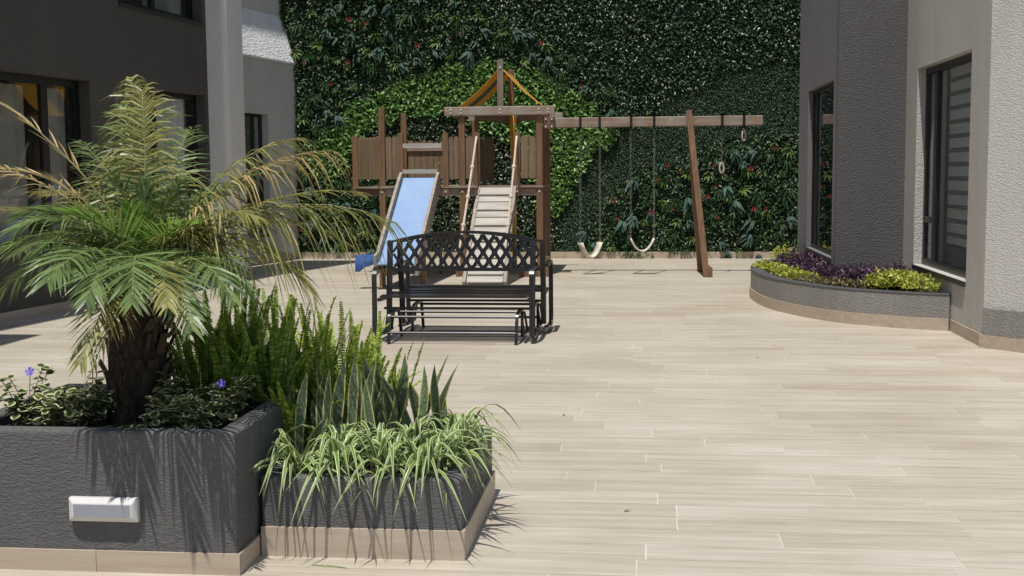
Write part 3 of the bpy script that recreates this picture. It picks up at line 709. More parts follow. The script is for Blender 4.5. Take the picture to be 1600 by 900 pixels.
def swing(x0, x1, zs, zc, yawy, label):
    t = thing('swing', label, 'swing', ((x0+x1)/2, YS, zs), 'belt swings hanging from the beam')
    pl = V(x0, YS-yawy, zs); pr = V(x1, YS+yawy, zs)
    chain((x0, YS, 2.13), pl, t); chain((x1, YS, 2.13), pr, t)
    c = (pl+pr)/2; ax = (pr-pl)/2; side = V(-ax.y, ax.x, 0).normalized(); pts = []
    for k in range(13):
        u = -1+k/6; pts.append(c+ax*u+V(0,0,-(zs-zc)*(1-abs(u)**2.2)))
    MB().flatbar(pts, .14, .02, side).build('seat', M['belt'], t, True)
    for p in (pl, pr): MB().tube([p+V(0,0,-.015), p+V(0,0,.03)], .012, 8).build('clip', M['steel'], t)
swing(-.909, -.627, .47,   .255, .09, 'cream belt swing nearest the play tower hanging on chains')
swing(-.178, .163, .53, .345, .02, 'cream belt swing nearer the A frame leg hanging on chains')
def ring(x, z0, zr, tilt, label):
    t = thing('trapeze_ring', label, 'ring', (x, YS, zr), 'hand rings hanging from the beam'); chain((x, YS, 2.13), (x, YS, z0), t)
    pts = [V(x+.032*math.sin(a)*math.cos(tilt), YS+.032*math.sin(a)*math.sin(tilt), zr+.075*math.cos(a)) for a in [k*math.pi/8 for k in range(17)]]
    MB().tube(pts, .012, 6, False).build('ring', M['rope'], t, True)
ring(1.134, 1.61, 1.545, .2, 'oval hand ring hanging low on a chain beyond the swing leg')
ring(1.445, 2.075, 2.01, .6, 'hand ring wound up short at the free end of the swing beam')

# blue towel over a stool-high rail beside the slide
tw = MB(); vs = []; nx, ny = 22, 26
for j in range(ny+1):
    for i in range(nx+1):
        u = i/nx; v = j/ny; s_ = (v-.5)*2; a_s = abs(s_); x = -3.735+.30*u
        hang = max(0, a_s-.14)
        y = 15.60+math.copysign(.018+.05*min(1, hang*2.2), s_)*min(1, a_s/.14)
        z = .449-hang*(.17 if s_ < 0 else .12)-.045*hang*math.sin(u*4.3+1.1)-.05*hang*(1-u)
        fold = math.sin(u*21+.8*s_)+.6*math.sin(u*11+2)
        y += math.copysign(.012*fold*min(1, hang*1.8), s_); z += .006*math.sin(u*17+v*5); x += .018*hang*math.sin(u*9+1)-.03*hang*(.5-u)
        vs.append((x, y, z))
tw.add(vs, [(j*(nx+1)+i, j*(nx+1)+i+1, (j+1)*(nx+1)+i+1, (j+1)*(nx+1)+i) for j in range(ny) for i in range(nx)])
o = tw.build('towel', M['towel'], None, True); md = o.modifiers.new('thick', 'SOLIDIFY'); md.thickness = .012
tag(o, 'crumpled blue towel draped over a bar beside the foot of the slide', 'towel')
MB().tube([(-3.76,15.60,.425), (-3.43,15.60,.425)], .016, 8).build('grab_bar', M['steel'], bed, True)

# ------------------------------------------------------------------ glider benches, back to back
def bench(label, cx, yb, s):
    """yb = plane of the backrest, s = -1 faces the viewer, +1 faces away"""
    t = thing('glider_bench', label, 'bench', (cx, yb, 0), 'black iron glider benches')
    hw_ = .70; P = lambda x, y, z: V(cx+x, yb+s*y, z)
    # back: y=0 ; front: y=.5
    zb0, zarc = .615, lambda x: .875+.085*(1-(x/.64)**2)
    for sx in (-1, 1):
        MB().flatbar([P(sx*.665,.06,.10), P(sx*.665,.045,.45), P(sx*.665,.0,.62), P(sx*.665,-.03,.885)], .05, .028, (1,0,0)).build('back_post', M['iron'], t)
    MB().flatbar([P(x, -.028, zarc(x)) for x in np.linspace(-.642,.642,17)], .032, .022, (0,1,0)).build('top_rail', M['iron'], t)
    MB().flatbar([P(-.642,.004,zb0), P(.642,.004,zb0)], .03, .026, (0,1,0)).build('bottom_rail', M['iron'], t)
    lat = MB(); hx, hz_ = .1065, .156
    slope = hz_/hx
    yz = lambda z: .002-.03*(z-zb0)/.3
    for fam in (-1, 1):
        k = -16
        while k < 17:
            xb = k*hx; pts = []
            for i in range(25):
                z = zb0+.014+i*.0145; x = xb+fam*(z-zb0)/slope
                if abs(x) < .638 and z < zarc(x)-.012: pts.append(P(x, yz(z)+.004*fam, z))
                elif len(pts) > 1: break
                else: pts = []
            if len(pts) > 1: lat.flatbar(pts, .018, .021, (0,1,0))
            k += 1
    for j in range(1, 5):
        z = zb0+j*hz_/2
        for k in range(-14, 15):
            x = (k+.5*(j % 2))*hx
            if abs(x) < .60 and z < zarc(x)-.03: lat.box(P(x-.018, yz(z)-.011, z-.006), P(x+.018, yz(z)+.011, z+.006))
    lat.build('lattice', M['iron'], t)
    # seat slats
    for i in range(7):
        y = .06+i*.07; z = .40+.028*((i-2.2)/4)**2+(.0 if i < 6 else -.012)
        MB().flatbar([P(-.655,y,z), P(.655,y,z)], .054, .018, (0,1,0)).build('slat', M['iron'], t)
    for sx in (-1, 1):
        MB().flatbar([P(sx*.668,.05,.385), P(sx*.668,.25,.375), P(sx*.668,.50,.385)], .022, .03, (1,0,0)).build('seat_rail', M['iron'], t)
        arm = [P(sx*.70,.02,.645), P(sx*.70,.22,.655), P(sx*.70,.40,.662), P(sx*.70,.47,.652), P(sx*.70,.508,.62), P(sx*.70,.52,.57), P(sx*.70,.52,.3), P(sx*.70,.52,.075), P(sx*.70,.30,.055), P(sx*.69,.06,.075)]
        MB().flatbar(smooth_path(arm, 3), .042, .02, (1,0,0)).build('armrest', M['iron'], t)
        ba = [P(sx*.565,.58,0.0), P(sx*.568,.555,.14), P(sx*.57,.53,.22), P(sx*.57,.49,.255), P(sx*.57,.3,.265), P(sx*.57,.12,.255), P(sx*.57,.07,.22), P(sx*.568,.04,.14), P(sx*.565,.01,.0)]
        MB().flatbar(smooth_path(ba, 3), .026, .026, (1,0,0)).build('base_leg', M['iron'], t)
        for y in (.16, .44): MB().bar(P(sx*.60,y,.25), P(sx*.625,y,.09), .02, .012, (0,1,0)).build('swing_arm', M['iron'], t)
        MB().flatbar([P(sx*.63,.10,.085), P(sx*.63,.50,.085)], .022, .022, (1,0,0)).build('glide_rail', M['iron'], t)
    for y, z in ((.50,.235), (.10,.235), (.565,.10)):
        MB().tube([P(-.57,y,z), P(.57,y,z)], .012, 8).build('stretcher', M['iron'], t)
    MB().flatbar([P(-.66,.30,.29), P(.66,.30,.29)], .03, .02, (0,1,0)).build('cross_bar', M['iron'], t)
    return t
bench('black iron glider bench with diamond lattice back facing the viewer', -1.665, 11.06, -1)
bench('black iron glider bench turned towards the playset, back to the nearer one', -1.58, 11.14, 1)

# ------------------------------------------------------------------ planters
def planter(label, x0, x1, y0, y1, h, sk, rim=.085, left_sk=True):
    t = thing('planter', label, 'planter', ((x0+x1)/2, (y0+y1)/2, 0))
    mb = MB(); o_ = [(x0,y0),(x1,y0),(x1,y1),(x0,y1)]; i_ = [(x0+rim,y0+rim),(x1-rim,y0+rim),(x1-rim,y1-rim),(x0+rim,y1-rim)]
    vs = [(x,y,0) for x,y in o_]+[(x,y,h) for x,y in o_]+[(x,y,h) for x,y in i_]+[(x,y,.02) for x,y in i_]; fs = []
    for k in range(4):
        j = (k+1) % 4; fs += [(k,j,4+j,4+k), (4+k,4+j,8+j,8+k), (8+k,8+j,12+j,12+k), (12+k,12+j,j,k)]
    b = mb.add(vs, fs).build('wall', M['stucco_dark'], t); md = b.modifiers.new('bevel','BEVEL'); md.width = .013; md.segments = 3; md.limit_method = 'ANGLE'
    s = MB(); n = 18; vs = []
    for j in range(n+1):
        for i in range(n+1): vs.append((x0+rim-.004+(x1-x0-2*rim+.008)*i/n, y0+rim-.004+(y1-y0-2*rim+.008)*j/n, h-.055+random.uniform(-.012,.014)))
    s.add(vs, [(j*(n+1)+i, j*(n+1)+i+1, (j+1)*(n+1)+i+1, (j+1)*(n+1)+i) for j in range(n) for i in range(n)]).build('soil', M['soil'], t, True)
    e = .012
    x = x0
    while x < x1-.01:
        q_ = min(x+.60, x1+e if x1-x < .62 else x+.60); MB().box((x+.001, y0-e, 0), (min(q_, x1+e)-.001, y0-.0005, sk)).build('skirting_tile', M['skirt'], t); x += .60
        if x1-x < .05: break
    MB().box((x1+.0005, y0, 0), (x1+e, y1, sk)).build('skirting_tile', M['skirt2'], t)
    return t
tp = planter('tall charcoal stucco planter holding the palm, step light on its front', -2.665, -1.513, 4.325, 5.35, .541, .082)
lp = planter('low charcoal stucco planter filled with striped grassy leaves', -1.496, -.695, 4.566, 5.53, .318, .118)
# step light
sl_ = thing('step_light', 'white rectangular step light on the front of the tall planter', 'light', (-2.025, 4.31, .245))
mb = MB(); x0, x1, z0, z1 = -2.161, -1.889, .198, .290; yb_ = 4.324; d = .035; i = .02
vs = [(x0,yb_,z0),(x1,yb_,z0),(x1,yb_,z1),(x0,yb_,z1),(x0,yb_-d*.55,z0),(x1,yb_-d*.55,z0),(x1,yb_-d*.55,z1),(x0,yb_-d*.55,z1),
      (x0+i,yb_-d,z0+i),(x1-i,yb_-d,z0+i),(x1-i,yb_-d,z1-i),(x0+i,yb_-d,z1-i)]
fs = []
for k in range(4): j = (k+1) % 4; fs += [(k,j,4+j,4+k), (4+k,4+j,8+j,8+k)]
fs.append((8,9,10,11)); mb.add(vs, fs).build('housing', M['white_plastic'], sl_, bevel=.003)
MB().box((x0+.026, yb_-d-.0025, z0+.024), (x1-.026, yb_-d-.0003, z1-.022)).build('diffuser', M['diffuser'], sl_)

# curved planter at the right building
cpt = thing('curved_planter', 'low curved grey planter with beige skirting in front of the right building', 'planter', (2, 13.5, 0))
path = smooth_path([(2.838,11.62,0),(2.40,11.83,0),(1.87,12.30,0),(1.42,13.30,0),(1.285,14.5,0),(1.40,15.55,0),(1.66,16.22,0),(2.06,16.75,0)], 8)
def strip(mb, path, k0, k1, z0, z1):
    o_ = []; n = len(path)
    for i, p in enumerate(path):
        d = (path[min(i+1,n-1)]-path[max(i-1,0)]).normalized(); nr = V(d.y, -d.x, 0)      # towards the building (right of travel)
        o_.append((p+nr*k0, p+nr*k1))
    vs = []
    for a, b in o_: vs += [(a.x,a.y,z0),(b.x,b.y,z0),(b.x,b.y,z1),(a.x,a.y,z1)]
    fs = [(4*i+k, 4*i+(k+1)%4, 4*i+4+(k+1)%4, 4*i+4+k) for i in range(n-1) for k in range(4)]+[(3,2,1,0), (4*n-4,4*n-3,4*n-2,4*n-1)]
    return mb.add(vs, fs)
strip(MB(), path, .0, .12, 0, .328).build('wall', M['stucco_grey'], cpt)
strip(MB(), path, -.004, .125, .329, .341).build('coping', M['coping'], cpt)
for k in range(0, len(path)-1, 8): strip(MB(), path[k:k+9], -.014, -.001, 0, .115).build('skirting_tile', M['skirt'], cpt)
inner = []
for i, p in enumerate(path):
    d = (path[min(i+1,len(path)-1)]-path[max(i-1,0)]).normalized(); inner.append(p+V(d.y,-d.x,0)*.115)
mb = MB(); mb.add([(p.x,p.y,.29) for p in inner]+[(2.05,16.6,.29),(2.05,13.25,.29),(2.86,13.78,.29),(2.86,11.7,.29)], [tuple(range(len(inner)+4))]); mb.build('soil', M['soil'], cpt)
def bedding(name, label, x, y, rad, h, mat, n, L=.05, W=.022, grp=None):
    t = thing(name, label, 'bedding plant', (x, y, .29), grp)
    u = rng.uniform(0, 2*math.pi, n); rr = rad*np.sqrt(rng.uniform(0, 1, n)); hh = h*(1-.55*(rr/rad)**2)*rng.uniform(.35, 1.05, n)
    pos = np.stack([x+rr*np.cos(u), y+rr*np.sin(u), .29+hh], 1)
    d = np.stack([rng.normal(0,.7,n)+np.cos(u)*.4, rng.normal(0,.7,n)+np.sin(u)*.4, rng.normal(.45,.45,n)], 1); nr = np.stack([rng.normal(0,.4,n), rng.normal(0,.4,n), np.ones(n)], 1)
    leaf_mesh('foliage', pos, d, nr, L*rng.uniform(.6,1.3,n), W*rng.uniform(.7,1.3,n), M[mat], t)
    mb = MB()
    for k in range(10):
        a = random.uniform(0, 6.28); q_ = rad*.7*random.random(); mb.tube([(x+q_*.4*math.cos(a), y+q_*.4*math.sin(a), .27), (x+q_*math.cos(a), y+q_*math.sin(a), .29+h*.8)], .004, 4)
    mb.build('stem', M['stem'], t)
ORD = 'first,second,third,fourth,fifth,sixth,seventh,eighth,ninth,tenth,eleventh,rightmost'.split(',')
G_L, G_P = 'lime bedding plants in the curved planter', 'purple bedding plants in the curved planter'
LL, PP_ = 'lime yellow leafy bedding plant in the curved planter', 'dark purple leafy bedding plant in the curved planter'
for i_, (px, py) in enumerate(((1196,414),(1212,418),(1228,424),(1242,430),(1258,432))):
    p = at(px, py+6, 1.0); q_ = None
    d = _f+_r*((px-800)/FPX)+_u*((450-(py+8))/FPX); p = EYE+d*((.30-1.5)/d.z)
    bedding('lime_plant', 'lime bedding plant at the left end of the curved planter, '+ORD[i_]+' from the left', p.x, p.y, .16, .12, 'bed_lime', 260, grp=G_L+', left end')
for i_, (px, py) in enumerate(((1375,446),(1392,445),(1408,444),(1424,447),(1438,452))):
    d = _f+_r*((px-800)/FPX)+_u*((450-(py+8))/FPX); p = EYE+d*((.30-1.5)/d.z)
    bedding('lime_plant', 'lime bedding plant at the right end of the curved planter, '+ORD[i_]+' from the left', p.x, p.y, .16, .21, 'bed_lime', 260, grp=G_L+', right end')
for i_, (px, py) in enumerate(sorted(((1238,408),(1252,412),(1268,418),(1280,424),(1296,430),(1310,434),(1328,438),(1345,440),(1362,438),(1325,429),(1345,430),(1430,432)))):
    d = _f+_r*((px-800)/FPX)+_u*((450-(py+8))/FPX); p = EYE+d*((.30-1.5)/d.z)
    bedding('purple_plant', 'dark purple bedding plant in the curved planter, '+ORD[i_]+(' from the left' if i_ < 11 else ' of them'), min(p.x, 2.72), p.y, .18, .21, 'bed_purple', 260, .06, .018, grp=G_P)
for i_, (px, py) in enumerate(((1262,440),(1285,444),(1306,446),(1328,448),(1350,449))):
    d = _f+_r*((px-800)/FPX)+_u*((450-(py+4))/FPX); p = EYE+d*((.30-1.5)/d.z)
    bedding('mottled_plant', 'low mottled purple and yellow plant along the curved planter coping, '+ORD[i_]+' from the left', p.x, p.y, .14, .10, 'bed_olive', 200, .05, .018, grp='mottled bedding plants')
p = at(1243, 400, 17.2); bedding('lime_plant', 'lime yellow plant at the far end of the curved planter', 1.85, 16.35, .16, .22, 'bed_lime', 240)

# ------------------------------------------------------------------ palm
def bez(p0, p1, p2, t): return p0*((1-t)**2)+p1*(2*t*(1-t))+p2*(t*t)
def frond(parent, p0, p1, p2, n, L, W, mat, droop=.25, vee=.25, seg=3, t0=.12, fwd=.75, side=None, name='frond', rmat='rachis', r0=.006, jit=.12, seedv=None, dead=0):
    mb = MB(); rd = random.Random(seedv)
    for i in range(n):
        t = t0+(1-t0)*(i+.5)/n; p = bez(p0,p1,p2,t); T = (bez(p0,p1,p2,min(1,t+.02))-bez(p0,p1,p2,max(0,t-.02))).normalized()
        S = T.cross(V(0,0,1)); S = S.normalized() if S.length > .05 else V(1,0,0); N = S.cross(T).normalized()
        if side: S = (V(*side)-T*T.dot(V(*side))).normalized(); N = S.cross(T).normalized()
        prof = math.sin(math.pi*min(1, .18+.82*t)**.85) if t < .6 else math.sin(math.pi*(.18+.82*.6)**.85)*(1-.62*((t-.6)/.4)**1.5)
        for sd_ in (-1, 1):
            if dead and rd.random() < dead: continue
            f_ = fwd*(.55+(1.9 if seg == 3 else 1.1)*t*t); dr = (S*sd_+T*f_*(1+rd.uniform(-jit,jit))+N*(vee+rd.uniform(-jit,jit))).normalized()
            l_ = L*max(.25, prof)*rd.uniform(.85,1.12); wd = T-dr*T.dot(dr); wd = (wd.normalized()+N*rd.uniform(-.5,.5)).normalized()
            vs = []; fs = []; dj = rd.uniform(.6,1.6)
            for k in range(seg+1):
                s = k/seg; c = p+dr*(l_*s)+V(0,0,-1)*(droop*l_*s*s*dj); w = W*(.55,1.,.75,.04)[k] if seg == 3 else W*(.8,1.,.1)[k]
                vs += [c-wd*w/2, c+wd*w/2]
            for k in range(seg): fs.append((2*k,2*k+1,2*k+3,2*k+2))
            mb.add(vs, fs)
    fo = mb.build(name, M[mat], parent)
    MB().tube([bez(p0,p1,p2,k/8) for k in range(9)], [r0*(1-.8*k/8) for k in range(9)], 5).build('frond_stem', M[rmat], fo, True)
    return fo
PB = at(216, 640, 4.85); PB.z = .48
palm = thing('palm_tree', 'small feathery date palm with green and yellowing fronds in the tall planter', 'palm', PB)
mb = MB(); CR = V(PB.x+.03, PB.y, 1.05)
mb.tube([V(PB.x, PB.y, .42), V(PB.x, PB.y, .55), V(PB.x+.005, PB.y, .75), V(PB.x+.015, PB.y, .92), CR+V(0,0,.06)], [.115,.115,.118,.105,.04], 16)
mb.build('trunk', M['trunk'], palm, True)
rd = random.Random(3); k = 0
for ring_ in range(9):
    for j in range(11):
        a = 2*math.pi*(j+.5*(ring_ % 2))/11+rd.uniform(-.15,.15); z = .47+ring_*.058+rd.uniform(-.015,.015); r_ = .105
        c = V(PB.x+.003*ring_, PB.y, z); o_ = V(math.cos(a), math.sin(a), 0); s_ = V(-math.sin(a), math.cos(a), 0); h = rd.uniform(.035,.125); w = rd.uniform(.012,.034); tl = rd.uniform(.006,.045)
        p = c+o_*r_; mb = MB()
        sk = s_*rd.uniform(-.02,.02)
        mb.add([p-s_*w, p+s_*w, p+s_*w*.6+o_*tl+V(0,0,h)+sk, p-s_*w*.75+o_*tl+V(0,0,h*rd.uniform(.7,1))+sk, p+o_*.018, p+o_*(tl+.016)+V(0,0,h*rd.uniform(.8,1.2))+sk], [(0,1,4),(1,2,5,4),(0,4,5,3),(2,3,5),(0,3,2,1)])
        mb.build('leaf_base', M['leafbase'], palm)
mb = MB()
for k in range(420):                                  # loose brown fibres
    a = rd.uniform(0, 6.283); z = rd.uniform(.47, 1.0); o_ = V(math.cos(a), math.sin(a), 0); p = V(PB.x, PB.y, z)+o_*.112; q_ = p+o_*rd.uniform(.01,.035)+V(rd.gauss(0,.02), rd.gauss(0,.02), rd.uniform(-.07,.03)); s_ = V(-o_.y, o_.x, 0)*.0013
    mb.add([p-s_, p+s_, q_+s_*.5, q_-s_*.5], [(0,1,2,3)])
mb.build('fibre', M['leafbase'], palm, kind='stuff')
def fr(tip, ctrl, dy, cy, mat, n=34, L=.23, W=.012, base=(228, 428), by=0, **kw):
    n = int(n*1.15); L *= 1.12; W *= .88; kw['fwd'] = kw.get('fwd', .75)*(1.0 if dy > -.4 else 1.25); kw.setdefault('jit', .28)
    yb0 = PB.y
    p0 = at(base[0], base[1], yb0+by); p1 = at(ctrl[0], ctrl[1], yb0+cy); p2 = at(tip[0], tip[1], yb0+dy)
    kw.setdefault('seedv', int(tip[0]*7+tip[1])); frond(palm, p0, p1, p2, n, L, W, mat, **kw)
# upright and upper fronds
fr((222,140), (230,265), .08, .03, 'palm_olive', 46, .36, .011, droop=.55, vee=.1, fwd=.5, jit=.2, side=(1,-.15,0))
fr((205,120), (224,235), .12, .05, 'palm_olive', 26, .28, .012, droop=1.0, vee=.05, fwd=.5, jit=.35, t0=.45, side=(1,.1,0))
fr((190,165), (215,250), .25, .12, 'palm_green', 30, .26, .011, droop=.5, side=(1,.2,0))
fr((-30,140), (150,250), .05, .02, 'palm_dry', 26, .17, .009, droop=.15, fwd=1.8, dead=.35)
fr((20,265), (140,280), -.05, -.02, 'palm_dry', 26, .16, .009, droop=.05, fwd=2.2, dead=.2)
fr((30,335), (120,305), -.15, -.05, 'palm_green', 40, .24, .013, droop=.2, vee=.1)
fr((-40,420), (80,320), -.25, -.1, 'palm_green', 40, .25, .013, droop=.35)
fr((-70,330), (90,300), .15, .05, 'palm_olive', 34, .22, .011, droop=.2, fwd=1.2)
fr((-10,470), (90,350), .05, .05, 'palm_green', 36, .24, .012, droop=.45)
fr((520,235), (360,235), .02, .0, 'palm_dry', 34, .29, .011, droop=.95, fwd=1.1, dead=.15)
fr((470,215), (345,225), .20, .1, 'palm_olive', 34, .28, .011, droop=.9, fwd=1.1)
fr((612,345), (420,265), .0, .0, 'palm_olive', 40, .30, .011, droop=1.0, fwd=1.3)
fr((560,300), (400,280), -.12, -.05, 'palm_olive', 38, .20, .009, droop=.4, fwd=1.6, dead=.2)
fr((480,330), (350,300), .25, .1, 'palm_green', 36, .22, .011, droop=.3, fwd=1.2)
fr((480,450), (390,320), -.05, 0, 'palm_olive', 36, .25, .011, droop=.5, fwd=1.1)
fr((430,390), (340,330), .30, .2, 'palm_green', 34, .22, .011, droop=.35)
fr((380,450), (330,350), -.25, -.1, 'palm_green', 34, .20, .012, droop=.4)
# fronds towards the viewer
fr((207,475), (206,350), -.85, -.5, 'palm_green', 36, .22, .012, droop=.15, vee=.05, fwd=.7)
fr((135,470), (170,360), -.80, -.5, 'palm_green', 36, .22, .013, droop=.2, vee=.05, fwd=.7)
fr((125,570), (185,400), -.72, -.45, 'palm_olive', 30, .19, .012, droop=.2, vee=.05, fwd=.7)
fr((135,600), (195,440), -.3, -.2, 'palm_dry', 22, .14, .009, droop=.3, vee=.05, dead=.25)
fr((300,515), (265,370), -.78, -.45, 'palm_green', 34, .20, .013, droop=.2, vee=.05, fwd=.7)
fr((262,480), (250,375), -.82, -.5, 'palm_olive', 30, .18, .013, droop=.25, vee=.05, fwd=.7)
fr((75,440), (135,350), -.75, -.4, 'palm_green', 38, .24, .013, droop=.25)
fr((365,470), (310,360), -.55, -.3, 'palm_green', 32, .19, .012, droop=.35)
for (tx, ty, cx_, cy_, dy_, mt) in ((20,360,120,300,-.6,'palm_green'), (400,340,320,300,-.3,'palm_olive'), (-60,250,110,270,.1,'palm_dry'), (540,380,400,290,.1,'palm_olive'), (440,270,330,260,.1,'palm_green'), (50,395,140,320,-.3,'palm_green')):
    fr((tx,ty), (cx_,cy_), dy_, dy_*.6, mt, 34, .20, .010, droop=.35, fwd=.9)
# fronds away from the viewer
for k_, (tx, ty, cx_, cy_, dy_) in enumerate(((120,220,190,260,.6), (300,200,260,250,.6), (60,300,160,280,.7), (380,290,310,270,.7), (20,400,130,330,.6), (330,420,290,330,.75), (250,260,240,280,.8), (150,420,190,330,.7))):
    fr((tx,ty), (cx_,cy_), dy_, dy_*.5, ('palm_green','palm_olive')[k_ % 3 == 2], 32, .22, .011, droop=.35)
for k_, (tx, ty, dy_) in enumerate(((150,300,.2), (310,310,.25), (180,280,-.1), (280,285,-.05), (120,370,.15), (345,380,.2))):
    fr((tx,ty), ((tx+228)/2, (ty+400)/2-25), dy_, dy_*.5, 'palm_green', 30, .20, .010, droop=.4, jit=.4)
# young bright fronds in the heart
fr((110,335), (190,350), -.30, -.18, 'palm_lime', 36, .21, .010, droop=.05, vee=.5, fwd=1.3)
fr((205,325), (220,365), -.15, -.06, 'palm_lime', 28, .15, .010, droop=.05, vee=.5, fwd=1.3)
fr((300,350), (255,350), -.26, -.14, 'palm_lime', 32, .18, .010, droop=.1, vee=.4, fwd=1.2)
fr((225,290), (228,350), -.02, 0, 'palm_green', 26, .15, .010, droop=.1, vee=.4, fwd=1.6)

# ------------------------------------------------------------------ sword ferns
def fern(label, x, y, z, n, h, lean, mat, seed, grp=None, ldir=None):
    t = thing('sword_fern', label, 'fern', (x, y, z), grp); rd = random.Random(seed)
    for i in range(n):
        a = rd.uniform(0, 6.283); q_ = rd.uniform(.05, 1)*lean; hh = h*rd.uniform(.6, 1.05); rb = .11*math.sqrt(rd.random()); a = rd.uniform(0, 6.283) if rd.random() < .3 else a
        p0 = V(x+rb*math.cos(a), y+rb*math.sin(a), z-.02); p2 = p0+V(math.cos(a)*q_, math.sin(a)*q_, hh); p1 = p0+V(math.cos(a)*q_*.25+rd.gauss(0,.02), math.sin(a)*q_*.25, hh*.62)
        if rd.random() < .3: p2.z -= .25*hh; p2.x += math.cos(a)*.08; p2.y += math.sin(a)*.06
        frond(t, p0, p1, p2, 50, .027, .0105, mat, droop=.25, vee=.25, seg=2, t0=.1, fwd=.15, rmat='stem', r0=.003, jit=.2, seedv=seed*50+i)
ft = TALL[2]
G_F = 'sword ferns at the back of the planters'
for i, (px, Yv, h, n, lean, zb, mt, lab) in enumerate((
    (318, 5.22, .44, 15, .17, .48, 'fern_dark', 'sword fern right behind the palm trunk in the tall planter'),
    (372, 5.26, .50, 17, .15, .48, 'fern_dark', 'tall dark sword fern in the back right of the tall planter'),
    (424, 5.20, .46, 16, .16, .48, 'fern_dark', 'sword fern above the back right corner of the tall planter'),
    (470, 5.42, .60, 18, .17, .28, 'fern', 'bright sword fern at the back left of the low planter'),
    (520, 5.40, .62, 18, .16, .28, 'fern', 'tallest bright sword fern behind the snake plants'),
    (562, 5.44, .52, 15, .15, .28, 'fern', 'rightmost bright sword fern, in front of the bench end'),
    (345, 5.08, .36, 14, .16, .48, 'fern_dark', 'short sword fern in the middle of the tall planter right of the trunk'),
    (590, 5.30, .44, 12, .14, .28, 'fern', 'small bright sword fern leaning towards the bench'),
    (470, 5.10, .42, 14, .16, .28, 'fern', 'short bright sword fern left of the snake plants'))):
    p = at(px, 600, Yv); fern(lab, p.x, p.y, zb, int(n*2.3), h*1.12, lean*1.35, mt, i+1)

# ------------------------------------------------------------------ snake plants
def blade(parent, name, base_, tip, side, W, mat, bend, prof, nseg=8, gutter=.25, twist=0):
    mb = MB(); base_ = Vector(base_); tip = Vector(tip); bend = Vector(bend); vs = []; uv = []; fs = []
    for k in range(nseg+1):
        t = k/nseg; c = base_.lerp(tip, t)+bend*(4*t*(1-t)); d = (tip-base_)+bend*(4-8*t)
        s = Matrix.Rotation(twist*t, 3, d.normalized()) @ Vector(side); s = (s-d.normalized()*s.dot(d.normalized())).normalized(); nn = s.cross(d).normalized()
        w = W*prof(t)/2
        for u in (-1,-.6,0,.6,1): vs.append(c+s*(w*u)+nn*(abs(u)*w*gutter)); uv.append((abs(u), t))
    for k in range(nseg):
        for j in range(4): fs.append((5*k+j,5*k+j+1,5*k+6+j,5*k+5+j))
    mb.add(vs, fs, uv); return mb.build(name, M[mat], parent, True)
sp_prof = lambda t: (.62+.38*math.sin(math.pi*min(1,t*1.15)*.5)) if t < .62 else max(.02, 1-((t-.62)/.38)**1.7)
rd = random.Random(21)
SN = [(505,5.0,'leaning stiff snake plant at the left of the low planter'), (545,5.08,'upright snake plant second from left in the low planter'), (590,5.12,'tallest clump of banded snake plant leaves behind the spider plants'), (630,5.2,'snake plant clump right of centre with yellow leaf edges'), (672,5.22,'rightmost snake plant with short pointed leaves')]
for i, (px, Yv, lab) in enumerate(SN):
    b = at(px, 660, Yv); t = thing('snake_plant', lab, 'snake plant', (b.x, b.y, .27)); 
    for k in range(8 if i != 4 else 6):
        a = rd.uniform(0, 6.28); bb = V(b.x+rd.uniform(-.06,.06), b.y+rd.uniform(-.06,.06), .26); h = rd.uniform(.22, .47)*(1 if i < 3 else 1.02)
        tp_ = bb+V(rd.gauss(0,.12), rd.gauss(0,.06), h); an = rd.uniform(-.9,.9)
        blade(t, 'leaf', bb, tp_, (math.cos(an), math.sin(an), 0), rd.uniform(.044,.066), 'snake', (rd.gauss(0,.026), rd.gauss(0,.016), 0), sp_prof, 8, .35, rd.uniform(-.7,.7))
# the broad blades nearest the viewer
b = at(520, 690, 4.93); t = thing('snake_plant', 'snake plant with broad blades nearest the viewer, beside the tall planter corner', 'snake plant', (b.x, b.y, .27))
for (px0, py0, px1, py1, Yv, W, an) in ((468,690,480,580,4.93,.050,.2), (502,700,515,575,4.9,.055,-.4), (528,690,540,560,4.98,.06,.3), (548,690,556,550,5.0,.05,.1), (575,690,588,560,4.95,.05,-.3), (600,690,570,590,4.88,.045,.4)):
    p0 = at(px0, py0, Yv); p0.z = .26; blade(t, 'leaf', p0, at(px1, py1, Yv), (math.cos(an), math.sin(an), 0), W*.9, 'snake', (rd.gauss(0,.018), 0, 0), sp_prof, 8, .3, rd.uniform(-.4,.4))

